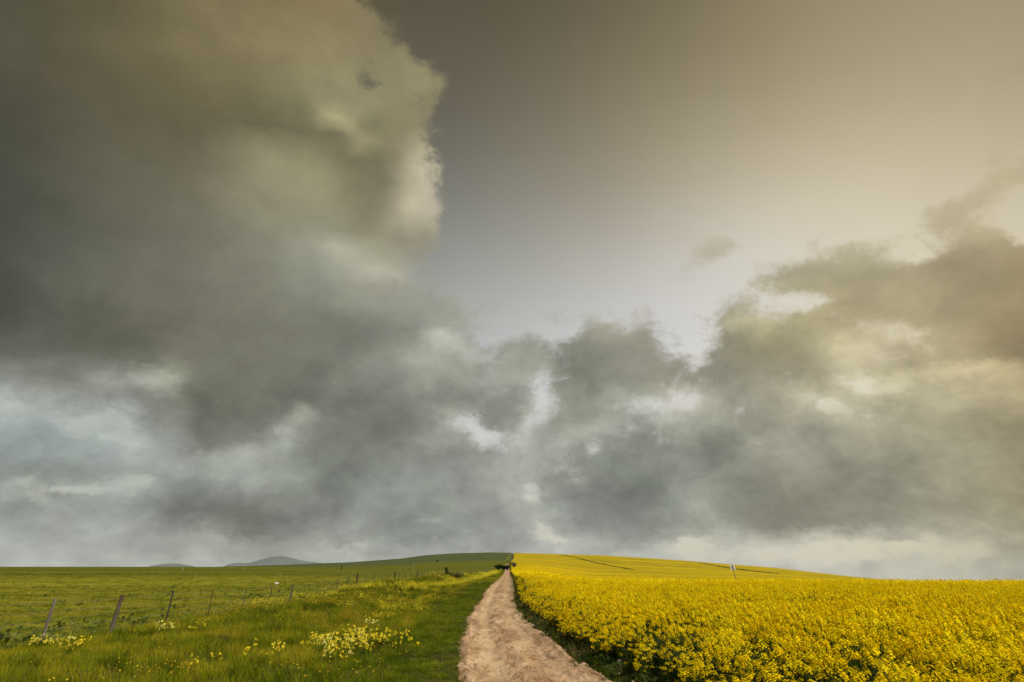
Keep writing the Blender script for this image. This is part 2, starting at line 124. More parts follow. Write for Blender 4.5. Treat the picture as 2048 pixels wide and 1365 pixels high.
[79,80,71,224,79,81,72,224,80,82,72,224,84,86,75,224,90,91,79,224,92,92,80,224,94,94,81,224,96,95,82,223,99,98,84,223,104,103,89,221,110,109,95,220,113,112,98,220,114,113,99,221,114,114,100,222,115,115,101,223,117,116,102,224,117,117,103,224,117,117,104,224,117,117,104,224,117,118,105,224,119,120,108,224,123,125,113,224,130,132,120,223,141,143,130,220,155,157,143,216,164,166,152,211,166,168,154,207,164,165,152,203,160,161,148,199,156,157,145,193,154,154,143,182,154,154,142,183,157,158,145,169,150,151,137,168,135,135,123,184,130,130,117,196,131,131,119,203,135,135,122,206,138,137,124,206,140,139,125,203,144,142,128,195,147,145,129,182,147,145,128,153,144,142,124,122,142,139,120,161,142,138,117,201,144,139,115,211,145,139,113,214,147,140,113,213,154,147,117,209,176,167,133,200,195,185,148,166,198,187,151,133,192,181,146,153,186,175,139,122,184,171,135,122,177,164,128,200,169,155,120,234,162,147,112,239,157,142,106,237,153,137,102,233,150,135,100,228,149,135,100,224],
[78,80,70,224,78,80,70,224,78,80,70,224,81,83,73,224,86,87,76,224,90,90,78,224,94,94,81,224,98,97,83,224,101,99,86,224,104,103,89,223,108,107,93,223,112,110,97,222,113,112,98,223,115,114,99,223,116,115,101,224,117,117,102,224,118,118,104,224,118,118,104,224,117,117,104,224,117,117,104,224,117,118,106,224,120,121,109,224,125,127,115,222,136,138,125,219,152,153,140,213,163,165,151,203,168,169,155,198,168,168,155,193,173,174,160,184,179,180,166,169,156,156,144,145,151,152,140,167,153,153,140,164,147,147,134,156,135,135,123,158,132,132,120,180,134,134,121,195,137,137,124,200,139,139,125,200,143,142,128,196,147,146,131,188,149,147,131,156,149,147,129,110,146,144,125,87,144,141,121,133,144,140,118,194,147,141,116,206,150,143,115,210,151,144,114,209,156,148,117,205,171,162,128,190,187,177,140,160,189,178,142,159,185,174,139,129,183,171,135,106,179,167,131,179,171,158,123,233,162,149,115,245,159,145,111,247,158,143,107,242,156,140,104,234,153,138,102,227,152,137,102,222],
[78,80,70,224,77,79,70,224,77,79,70,224,81,82,72,224,86,87,75,224,91,91,78,224,95,95,82,224,100,99,85,224,103,102,88,224,106,104,90,224,109,107,93,224,111,110,96,224,113,112,98,224,115,114,99,224,116,115,101,224,118,117,103,224,119,118,104,224,119,118,104,224,118,118,104,224,117,118,104,224,117,118,105,224,119,120,107,224,122,123,111,222,129,130,118,217,141,142,130,208,154,155,142,183,171,172,158,177,188,189,174,177,185,185,171,153,166,167,154,126,154,154,142,105,151,151,138,144,150,150,137,142,146,146,133,118,140,140,127,112,139,139,126,148,141,141,127,183,146,145,131,193,147,146,132,192,148,146,131,187,150,149,132,177,151,149,131,119,149,147,129,77,147,144,125,71,145,142,121,112,147,142,119,184,151,145,119,199,155,148,118,202,157,149,117,202,160,151,119,198,168,159,124,188,177,166,130,182,178,167,131,170,177,166,130,154,176,164,129,190,174,162,127,230,168,155,121,247,160,147,114,253,159,145,111,252,159,144,109,245,158,143,106,234,155,140,104,224,154,139,104,218],
[77,79,70,224,77,79,70,224,77,79,69,224,82,83,73,224,87,88,76,224,92,92,80,224,97,96,83,224,101,101,87,224,105,104,90,224,107,106,92,224,110,108,94,224,112,110,96,224,114,112,98,224,115,114,100,224,117,116,101,224,118,118,103,224,120,119,105,224,120,120,105,224,119,119,105,224,119,119,106,224,119,120,107,224,120,121,109,224,123,124,112,222,129,130,118,217,138,139,127,204,151,152,139,153,189,189,174,144,186,186,171,147,163,163,151,114,160,160,147,90,157,157,144,81,154,154,141,111,152,152,138,102,151,150,137,81,149,149,135,81,150,149,135,113,153,151,137,164,158,157,141,191,159,157,141,183,156,154,138,168,155,153,136,162,153,151,133,95,150,148,129,65,149,146,125,63,153,149,127,93,164,159,133,171,171,164,134,184,171,164,131,180,168,160,125,185,169,160,125,190,172,162,126,189,174,163,128,188,173,162,126,189,173,161,126,203,175,163,128,226,176,164,128,242,171,158,124,253,162,149,116,255,160,146,112,254,160,145,110,244,159,143,108,231,156,141,106,220,156,141,106,212],
[77,79,70,224,77,79,69,224,77,79,69,224,82,83,73,224,88,89,77,224,93,93,81,224,98,98,84,224,103,102,88,224,107,106,91,224,109,108,93,224,111,110,95,224,113,112,97,224,115,113,99,224,116,115,100,224,118,117,102,224,119,119,104,224,121,121,106,224,122,122,107,224,122,122,108,224,123,123,109,225,124,124,111,225,125,126,113,225,128,129,116,223,133,134,122,219,141,142,129,203,149,150,138,139,158,159,146,124,160,161,148,123,161,162,149,99,162,162,148,81,161,161,147,72,161,160,146,78,160,159,144,71,159,159,144,68,160,159,144,77,161,160,144,99,163,161,145,143,164,163,146,183,164,162,145,166,163,161,143,146,160,158,139,143,157,154,135,89,153,150,130,62,150,147,126,57,155,151,128,79,173,167,140,156,189,182,149,157,194,185,149,135,190,180,142,155,181,171,134,172,180,169,133,171,177,166,130,174,173,162,127,194,175,163,128,215,179,167,131,232,180,167,132,244,174,161,127,252,164,151,117,254,160,146,113,251,160,146,111,241,159,144,108,227,157,142,107,213,157,142,107,204],
[77,79,70,224,77,79,69,224,77,79,69,224,82,84,73,224,88,89,77,224,93,94,81,224,99,99,85,224,104,103,89,224,108,107,92,224,110,109,94,224,113,111,97,224,115,113,99,224,117,115,100,224,118,117,102,224,119,118,103,224,121,120,105,224,124,123,108,224,126,126,111,224,129,129,114,225,132,132,117,225,134,134,120,226,135,136,122,227,137,138,124,227,140,141,128,226,144,145,132,211,149,150,138,147,154,155,142,131,158,158,145,125,161,160,147,106,163,162,149,85,165,164,150,70,166,165,150,63,167,166,150,60,167,166,150,65,168,167,150,78,169,168,151,95,170,169,151,121,170,169,151,149,169,167,149,136,167,165,146,126,164,161,142,121,160,157,137,80,157,154,133,56,154,151,130,51,155,151,129,66,161,156,132,137,172,166,138,132,182,174,141,99,186,176,141,111,187,176,140,88,185,174,138,69,180,169,133,122,175,163,128,187,177,165,130,217,180,167,132,231,179,167,131,240,173,160,126,245,164,151,118,247,161,147,114,244,160,146,112,235,159,144,109,220,158,143,108,199,159,144,109,169],
[77,79,70,224,77,79,69,224,77,79,69,224,82,84,73,224,88,89,77,224,93,94,81,224,99,99,85,224,104,104,89,224,108,107,92,224,111,110,95,224,114,113,98,224,116,115,100,224,118,117,102,224,120,119,104,224,121,120,105,224,124,123,108,224,127,127,112,224,131,131,116,224,136,136,121,225,142,142,126,225,145,145,130,227,146,147,131,230,147,148,133,233,147,148,134,235,148,149,136,226,150,151,139,165,154,154,142,142,157,157,144,132,160,160,146,111,163,163,149,86,166,165,151,67,169,168,152,55,170,169,153,52,171,170,153,55,172,171,154,66,173,171,154,79,174,172,155,92,174,172,154,102,173,170,152,96,170,167,148,92,167,164,145,85,164,161,141,60,162,159,138,47,160,157,136,46,160,156,135,54,163,159,136,115,172,166,139,129,180,173,142,105,184,175,141,89,185,175,140,66,183,172,138,97,177,166,132,165,172,161,128,202,173,161,128,218,175,163,130,228,175,162,129,232,170,157,125,231,165,152,119,235,162,148,116,234,161,146,113,226,159,144,110,205,160,145,111,131,163,148,114,84],
[77,79,69,224,77,79,69,224,77,79,69,224,82,84,73,224,87,88,77,224,92,93,81,224,98,98,85,224,104,103,89,224,108,107,92,224,111,110,95,224,114,113,98,224,117,116,101,224,120,118,103,224,122,120,105,224,123,122,107,224,126,126,110,224,130,130,115,224,135,135,120,225,141,141,126,225,146,146,131,226,149,149,133,228,150,151,135,233,151,151,136,239,151,151,137,244,150,151,138,239,151,152,139,182,154,154,142,143,157,157,144,127,160,160,146,104,163,162,148,79,166,165,150,59,169,168,152,46,170,169,153,40,172,170,154,41,173,171,154,46,174,172,155,52,175,173,155,59,175,173,155,61,174,171,153,59,172,169,150,56,170,167,148,51,169,166,146,40,168,165,144,44,168,164,144,51,168,165,143,48,167,163,141,85,170,165,140,128,176,169,141,140,178,169,139,146,177,168,136,161,175,165,133,178,171,161,129,195,169,158,127,207,170,159,127,216,171,160,128,220,171,159,127,215,170,158,126,185,167,154,122,213,164,151,119,221,163,149,116,214,162,148,114,171,166,151,117,62,171,157,122,44],
[77,79,68,224,76,78,68,224,77,79,69,224,82,84,73,224,86,88,76,224,92,93,80,224,98,98,84,224,103,103,88,224,108,107,92,224,111,110,95,224,114,113,98,224,117,116,101,224,120,119,104,224,123,122,106,224,125,124,109,224,129,128,113,224,133,133,118,224,138,138,123,225,143,143,128,225,148,148,133,226,151,151,135,229,153,152,137,235,153,153,137,242,152,152,138,247,152,152,139,238,153,153,140,179,155,155,142,132,158,158,144,111,160,160,146,88,163,162,148,66,165,165,149,48,168,167,151,37,169,168,152,31,171,169,153,29,172,170,153,31,173,171,154,33,174,172,154,36,175,172,154,37,174,172,153,36,173,171,152,34,173,170,151,31,173,170,150,30,173,170,150,47,174,171,151,69,176,172,152,55,177,173,151,54,175,169,146,91,173,166,141,131,171,163,136,151,170,162,133,173,170,161,132,187,170,160,131,198,172,161,131,206,173,162,132,209,174,163,132,200,174,163,131,154,174,161,130,104,171,158,126,157,169,155,123,204,168,155,121,200,170,156,122,117,176,161,126,43,182,168,132,34],
[76,78,68,224,76,78,68,224,77,79,69,224,82,84,73,224,87,88,76,224,91,92,80,224,97,97,84,224,102,102,88,224,107,106,91,224,110,109,94,224,113,112,97,224,116,115,100,224,120,119,103,224,124,122,107,224,127,126,110,224,131,130,114,224,136,136,120,224,141,141,125,225,146,146,131,225,150,151,135,226,155,154,138,229,158,157,141,234,158,157,141,240,157,156,141,241,156,156,141,207,156,156,143,144,158,157,144,107,159,158,144,87,160,160,145,67,162,162,147,50,164,163,148,37,166,165,149,29,168,166,150,25,169,167,151,24,170,168,152,24,171,169,152,25,173,170,153,26,174,171,154,26,174,171,153,26,174,172,153,25,175,172,153,24,176,173,154,27,177,174,155,53,179,175,156,94,181,177,157,77,182,178,157,43,179,174,151,48,175,168,144,75,171,163,137,99,171,163,136,142,173,164,136,176,176,166,137,193,179,169,139,192,180,170,139,184,180,169,138,139,179,168,137,96,178,166,135,105,177,164,132,122,176,163,130,148,177,164,130,161,180,167,131,65,185,171,135,35,189,175,139,27],
[76,78,67,224,76,78,67,224,84,84,72,224,91,91,78,224,99,98,84,224,106,104,89,224,111,109,94,224,116,115,99,224,123,122,106,224,130,129,113,224,139,139,123,224,149,149,133,225,160,160,143,226,175,174,155,228,181,179,159,230,173,172,154,144,159,159,143,73,158,157,142,47,160,159,143,31,162,161,145,24,165,163,147,21,167,165,148,21,169,167,150,21,171,169,151,21,174,171,153,21,176,173,155,21,180,176,157,28,183,179,160,117,186,181,161,90,184,178,156,40,181,173,149,55,183,175,149,63,188,178,150,138,190,180,150,126,187,177,147,107,186,175,144,102,187,175,142,135,189,177,142,103,192,178,143,35,193,179,144,22],
[75,77,65,224,76,77,65,224,83,83,70,224,91,90,76,224,99,97,82,224,106,103,87,224,112,110,93,224,118,116,99,224,126,125,107,224,133,132,113,224,141,140,121,224,157,156,137,224,178,176,154,225,172,169,147,225,163,160,138,221,154,152,133,202,152,150,133,101,154,152,135,34,157,155,138,23,160,157,140,21,162,160,142,20,165,162,145,20,168,164,147,20,171,167,149,20,174,170,152,20,178,173,155,20,182,176,158,24,186,180,161,96,188,182,162,167,189,182,160,67,190,182,158,31,191,183,156,35,191,183,155,35,191,182,153,31,191,181,151,27,191,180,149,38,192,180,148,125,192,180,146,191,192,179,144,76,191,178,143,25],
[75,76,63,224,76,76,64,224,83,83,69,224,90,89,74,224,98,96,80,224,105,102,85,224,111,108,90,224,118,115,96,224,131,128,107,224,138,135,113,224,141,138,116,224,150,147,123,224,148,145,122,224,143,139,116,224,146,142,119,222,146,141,120,211,153,148,128,172,159,154,134,38,162,158,137,24,165,160,140,21,168,163,142,20,170,165,145,20,173,168,148,20,177,171,150,20,180,174,153,21,183,178,156,27,187,181,159,43,191,185,163,46,193,186,163,46,192,186,161,24,192,185,159,21,192,184,158,22,192,183,156,23,192,183,154,22,192,182,152,21,191,180,150,22,191,179,147,42,190,177,144,117,189,176,142,132,188,175,141,48],
[76,75,62,224,76,76,63,224,84,82,67,224,90,88,72,224,97,94,77,224,103,100,82,224,109,105,86,224,116,112,92,224,133,129,106,224,142,138,113,224,146,142,116,224,150,146,119,224,146,142,115,224,138,134,108,224,146,141,116,223,172,165,140,214,173,166,142,175,170,162,139,39,171,164,141,24,173,167,144,21,176,169,146,20,178,171,148,20,180,174,151,20,183,176,153,21,185,179,156,21,188,181,158,21,190,184,161,20,193,187,164,21,194,188,164,23,193,186,162,21,192,185,159,20,192,183,156,21,191,182,154,21,190,180,151,21,188,178,147,20,188,176,145,20,187,175,142,22,186,174,141,41,185,173,139,85,182,170,136,65],
[77,76,62,224,78,77,63,224,85,82,67,224,90,87,70,224,96,92,74,224,101,97,78,224,106,102,82,224,115,110,89,224,130,126,101,224,144,139,112,224,150,146,116,224,153,148,117,224,146,141,111,224,135,130,103,224,144,137,112,223,187,178,152,214,189,179,156,173,174,165,143,39,175,167,145,24,177,169,147,21,179,171,149,20,181,173,151,20,183,175,152,20,185,177,154,20,186,179,156,20,188,181,157,20,189,182,159,20,191,184,160,20,191,183,158,20,189,181,155,20,188,179,152,20,187,177,149,20,186,176,146,20,185,174,143,20,184,172,141,20,182,171,139,20,181,169,136,21,178,166,133,27,176,164,131,44,172,160,128,44],
[80,78,63,224,80,78,63,224,86,83,66,224,91,87,69,224,95,90,71,224,99,94,74,224,103,99,78,224,112,108,85,224,127,122,96,224,143,138,108,224,151,145,114,224,148,143,111,224,136,131,102,224,125,120,93,224,130,124,99,222,172,164,138,212,194,183,158,137,175,165,142,35,176,166,143,23,177,168,145,21,179,170,146,20,180,171,147,20,181,172,148,20,182,174,149,20,183,174,150,20,183,175,150,20,184,176,150,20,184,176,149,20,184,175,148,20,183,173,145,20,182,172,142,20,180,170,140,20,179,168,137,20,177,166,134,20,174,163,131,20,171,160,128,20,170,158,126,21,169,157,126,29,168,156,125,49,166,154,123,41],
[83,80,64,224,83,80,64,224,87,83,66,224,91,87,68,224,95,90,69,224,98,93,71,224,101,95,72,224,106,101,77,224,118,112,86,224,135,130,99,224,134,129,98,224,131,126,96,224,122,116,89,224,117,112,86,224,128,122,96,222,173,163,135,209,200,189,160,100,174,164,139,33,174,165,139,25,175,166,140,21,176,167,141,20,177,167,141,20,177,168,141,20,178,168,141,20,178,168,141,20,178,168,140,20,177,167,139,20,176,166,137,20,175,165,135,20,173,162,132,20,170,160,129,20,168,157,126,20,166,155,124,20,164,153,122,20,164,153,122,20,165,154,123,20,166,154,123,21,166,153,122,32,165,153,121,59,164,152,120,48],
[85,82,65,224,85,82,65,224,89,84,65,224,93,88,67,224,96,90,68,224,100,94,70,224,105,99,73,224,105,99,73,224,104,99,73,224,107,102,75,224,110,105,79,224,113,108,81,224,119,113,86,224,155,148,112,224,135,128,99,221,160,152,122,206,173,163,133,68,165,156,127,32,166,157,129,46,167,158,129,21,168,158,130,20,168,158,130,20,168,158,129,20,167,157,128,20,166,156,127,20,164,155,125,20,163,153,123,20,161,151,121,20,159,149,119,20,158,148,118,20,158,148,117,20,160,149,118,20,162,151,120,20,164,152,121,20,165,153,122,20,166,153,122,20,165,153,121,21,165,152,120,34,164,151,119,66,164,151,118,52],
[85,81,64,224,87,83,65,224,90,85,65,224,96,91,68,224,103,96,71,224,106,99,72,224,107,100,72,224,112,104,76,224,115,108,78,224,115,109,80,224,118,112,83,224,126,120,90,224,177,169,128,224,138,132,100,224,137,130,99,221,140,133,102,208,142,134,104,83,143,135,105,32,145,137,107,62,147,139,109,23,148,140,110,20,149,140,110,20,149,140,110,20,150,141,110,20,150,141,110,20,150,141,111,20,152,142,111,20,153,143,113,20,156,146,115,20,160,149,118,20,163,152,121,20,165,153,122,20,166,154,122,20,166,153,122,20,165,153,121,20,165,152,120,20,164,151,119,22,164,151,118,35,164,150,118,68,164,151,118,52],
[84,80,63,224,86,82,63,224,91,86,65,224,101,95,70,224,108,100,73,224,110,102,73,224,114,105,75,224,121,112,80,224,123,114,82,224,124,116,84,224,129,122,90,224,141,134,100,224,148,141,107,223,149,142,109,210,143,136,103,221,139,131,100,211,136,129,98,139,137,130,99,29,139,131,100,33,141,133,102,24,143,134,104,20,145,136,105,20,147,138,107,20,149,139,108,20,151,141,110,20,154,144,113,20,157,146,115,20,159,148,117,20,162,151,119,20,165,153,122,20,167,154,122,20,166,153,122,20,165,153,121,20,165,152,120,20,164,151,119,20,164,151,118,20,164,151,118,22,164,151,118,35,164,151,118,64,164,151,118,47],
[83,79,61,224,85,81,62,224,89,84,63,224,95,89,65,224,102,94,68,224,114,105,75,224,124,114,81,224,124,114,81,224,126,116,83,224,130,120,87,224,134,125,91,224,143,134,99,224,146,137,103,204,144,137,103,97,142,134,102,217,147,139,105,216,144,136,103,157,139,131,100,15,141,133,102,24,144,135,104,26,146,137,105,20,148,138,107,20,150,140,109,20,152,142,110,20,154,144,112,20,156,145,114,20,158,147,115,20,160,149,117,20,162,150,118,20,165,152,120,20,166,153,120,20,165,152,119,20,164,151,119,20,164,151,118,20,164,151,118,20,164,151,118,20,165,151,118,22,164,151,118,33,164,151,118,54,164,151,118,40],
[83,79,61,224,85,81,61,224,90,85,63,224,95,88,64,224,101,93,67,224,109,100,71,224,117,107,76,224,125,115,82,224,136,124,89,224,139,127,91,224,139,127,92,224,141,130,95,224,140,130,96,180,139,130,97,154,143,134,101,211,144,135,102,203,141,133,100,84,139,131,99,0,142,133,101,20,144,134,103,28,146,136,105,20,148,138,106,20,150,139,108,20,152,141,109,20,154,143,111,20,155,144,112,20,157,146,113,20,159,147,115,20,161,149,116,20,164,151,118,20,165,152,119,20,165,152,119,20,165,152,119,20,165,152,119,20,165,152,119,20,165,151,118,20,164,150,117,21,163,149,116,30,164,150,117,43,164,151,118,32],
[83,79,61,224,85,81,61,224,91,85,63,224,96,89,64,224,101,92,66,224,108,98,70,224,120,109,78,224,131,119,85,224,132,120,86,224,132,120,85,224,135,123,88,224,139,127,91,224,138,127,92,211,135,124,92,205,133,123,92,169,135,125,94,87,137,127,96,32,139,129,98,0,141,131,100,20,143,133,102,22,145,135,103,20,147,137,105,20,149,138,106,20,151,140,108,20,153,141,109,20,155,143,111,20,157,145,112,20,159,147,114,20,162,149,116,20,165,151,118,20,166,153,120,20,166,153,119,20,166,152,119,20,164,151,118,20,162,149,116,20,160,147,114,20,160,147,114,21,161,148,115,26,164,151,118,34,164,151,118,26],
[83,79,61,224,85,81,61,224,91,85,63,224,96,89,64,224,101,92,65,224,107,97,68,224,113,102,72,224,120,108,76,224,125,113,80,224,130,116,82,224,133,119,84,224,136,122,87,224,136,122,88,218,133,121,89,199,133,122,90,67,135,124,92,36,138,126,95,26,140,129,97,20,142,131,98,21,144,132,100,20,146,134,102,20,148,136,104,20,150,138,105,20,152,140,107,20,154,141,109,20,156,143,110,20,158,145,112,20,161,148,114,20,163,150,116,20,165,152,118,20,165,151,118,20,162,149,115,20,159,146,113,20,157,143,110,20,156,143,110,20,158,144,111,20,160,146,113,21,162,148,116,24,164,151,118,27,164,151,118,23],
[83,80,61,224,85,80,61,224,91,85,63,224,96,89,64,224,101,92,65,224,107,97,68,224,113,102,71,224,119,106,74,224,125,111,78,224,129,115,81,224,131,116,82,224,133,118,83,223,133,119,84,214,132,119,86,141,134,120,88,41,136,123,90,27,138,125,93,22,141,127,95,21,143,130,97,20,145,132,99,20,147,134,101,20,149,135,102,20,150,137,104,20,152,139,106,20,154,141,108,20,156,142,109,20,157,143,110,20,157,144,110,20,157,143,110,20,155,142,109,20,153,140,107,20,152,139,106,20,153,139,107,20,154,141,108,20,156,143,110,20,158,145,112,20,160,147,114,21,162,149,116,22,164,151,118,23,164,151,118,22],
[83,80,61,224,84,80,61,224,91,85,63,224,96,89,64,224,101,92,65,224,107,97,68,224,113,102,71,224,119,106,74,224,125,111,78,224,130,115,81,224,130,116,81,224,131,116,82,223,131,117,83,211,132,117,84,109,134,119,86,34,135,121,88,23,137,123,89,21,139,124,91,20,140,126,93,20,142,128,95,20,144,130,96,20,145,131,98,20,146,132,99,20,147,133,100,20,147,134,100,20,148,134,101,20,148,134,101,20,148,134,101,20,148,134,101,20,149,135,102,20,150,136,103,20,152,138,105,20,154,140,107,20,155,142,109,20,157,144,110,20,159,145,112,20,160,147,114,21,162,149,116,21,164,151,118,23,164,151,118,22],
[83,80,61,224,84,80,61,224,90,85,63,224,96,89,64,224,101,92,65,224,106,96,67,224,113,102,71,224,119,107,74,224,125,112,78,224,130,116,81,224,130,116,82,224,131,116,82,222,132,117,83,210,132,118,84,97,134,119,85,31,135,120,86,22,136,121,87,20,137,122,89,20,138,123,90,20,139,124,91,20,140,125,92,20,141,126,93,20,142,127,94,20,142,128,95,20,143,129,96,20,144,130,97,20,146,132,99,20,147,133,100,20,148,134,101,20,150,136,103,20,151,137,104,20,153,139,106,20,154,141,107,20,156,142,109,20,157,144,111,20,159,145,112,20,160,147,114,21,162,149,116,22,164,151,118,23,164,151,118,22]]
CLEAR_V = [0.0, 0.0414, 0.0829, 0.1243, 0.1657, 0.2071, 0.2486, 0.29, 0.3314, 0.3729, 0.4143, 0.4557, 0.4971, 0.5386, 0.58]
CLEAR = [
[190,192,181,190,192,181,190,192,181,190,192,181,190,192,181,190,192,181,191,192,180,192,192,180,193,193,181,195,195,182,198,197,183,200,199,185,203,201,186,206,203,187,208,205,188,211,207,189,213,209,190,216,211,191,218,212,191,214,208,185,206,199,175,199,192,166,197,190,165,197,190,165],
[188,190,177,188,190,177,188,190,177,187,189,177,186,188,176,186,188,176,186,188,176,189,189,176,192,192,178,196,195,181,200,199,185,204,203,188,207,205,190,209,207,190,211,207,190,213,208,189,214,208,188,216,209,187,217,209,186,215,207,181,210,201,173,204,195,164,202,193,161,202,192,160],
[182,187,179,182,187,178,182,187,178,182,186,177,182,185,176,182,185,175,183,186,176,186,189,179,190,192,183,194,196,187,198,199,191,200,201,193,200,200,191,198,198,188,197,196,183,197,194,180,197,193,176,197,193,173,198,192,170,198,191,166,197,189,161,196,187,155,195,186,151,196,186,152],
[177,181,176,178,182,178,179,183,178,179,184,178,180,184,178,181,185,178,183,186,180,187,190,183,192,194,188,196,198,193,201,203,198,205,206,202,205,206,202,203,203,198,201,201,193,202,200,190,205,202,189,209,205,189,213,209,189,214,208,185,211,204,176,206,197,165,201,191,156,201,190,155],
[164,167,161,167,170,165,170,173,168,173,176,171,175,178,173,177,180,175,179,182,177,182,185,180,186,188,184,190,192,188,195,197,194,201,202,201,205,207,206,207,207,206,207,207,204,209,208,203,214,212,205,219,216,204,223,218,202,224,217,194,219,210,181,212,201,168,206,194,158,206,193,156],
[150,152,146,153,156,150,157,160,154,161,164,158,165,167,162,168,170,166,170,173,169,173,175,171,176,178,174,179,181,178,183,185,183,189,190,189,195,196,194,200,200,199,204,203,202,208,207,205,213,211,207,216,213,204,218,212,197,218,210,187,217,207,179,214,203,172,212,200,166,212,200,167],
[138,140,133,141,143,137,144,147,141,148,150,144,151,153,148,154,156,151,157,159,154,159,161,157,161,163,159,164,166,162,169,171,167,176,177,173,183,183,179,190,189,186,196,195,191,203,201,197,209,206,200,213,209,201,215,210,196,216,209,189,216,208,184,217,207,180,215,204,176,214,203,174],
[126,126,117,130,131,122,133,134,127,136,137,130,138,140,133,140,142,136,142,144,138,144,146,140,146,148,142,148,150,145,154,156,150,162,162,156,169,168,161,177,175,167,185,181,173,193,189,180,201,196,186,208,203,191,213,206,190,215,206,187,215,206,183,213,203,177,209,198,171,205,195,167],
[111,109,99,115,114,104,120,119,109,123,123,114,126,126,118,128,129,121,130,131,123,132,133,125,133,134,127,135,136,129,140,141,133,147,146,138,154,152,142,162,158,146,170,164,152,180,173,159,190,182,166,198,190,171,204,195,173,207,197,172,207,196,169,203,191,163,198,187,158,194,182,152],
[105,101,88,106,103,91,108,106,94,110,108,98,112,111,101,115,114,104,117,116,107,119,118,109,120,120,111,122,122,112,126,125,115,133,130,119,140,136,123,147,141,126,156,148,131,166,157,137,176,166,144,184,173,149,190,178,152,193,181,153,194,181,152,191,179,149,186,174,144,181,168,136],
[99,94,78,102,98,83,103,100,86,104,101,88,105,102,90,106,104,92,107,105,93,108,106,95,109,106,96,110,107,97,113,110,99,120,116,102,127,122,106,134,128,109,143,135,114,152,143,119,161,151,124,168,157,129,174,161,132,178,165,135,179,166,135,178,165,135,174,162,130,169,157,125],
[90,83,65,94,88,70,97,92,75,100,95,79,101,97,82,102,99,84,103,100,85,104,100,86,103,100,86,103,99,86,105,100,86,110,105,89,117,110,93,124,116,96,131,123,100,139,130,104,147,136,109,153,142,113,159,146,117,164,150,120,166,153,123,167,154,124,165,153,122,162,150,119],
[84,77,58,86,78,59,89,81,62,91,84,66,94,87,70,96,90,73,97,92,75,99,93,77,98,93,77,98,92,77,98,93,77,102,96,79,108,101,82,114,106,85,120,112,88,128,118,92,135,124,97,142,130,101,149,136,106,154,141,111,157,144,114,158,146,116,157,145,115,156,145,114],
[84,76,57,84,76,57,84,76,57,85,77,58,86,78,59,88,80,61,89,82,63,90,83,65,91,85,66,92,85,68,92,86,69,95,88,70,99,92,73,104,96,76,110,102,79,117,108,83,125,115,88,134,122,93,141,129,99,147,134,104,151,138,108,154,142,112,155,143,113,155,144,113],
[84,76,57,84,76,57,84,76,57,84,76,57,84,76,57,84,76,57,84,77,57,85,77,58,85,78,59,86,79,61,87,81,62,89,82,64,92,85,66,97,89,69,102,94,72,110,101,77,119,109,82,129,117,89,138,125,95,145,132,102,151,138,107,153,141,111,155,143,113,155,144,113]]
SUN_AZ, SUN_EL = R(118), R(42)

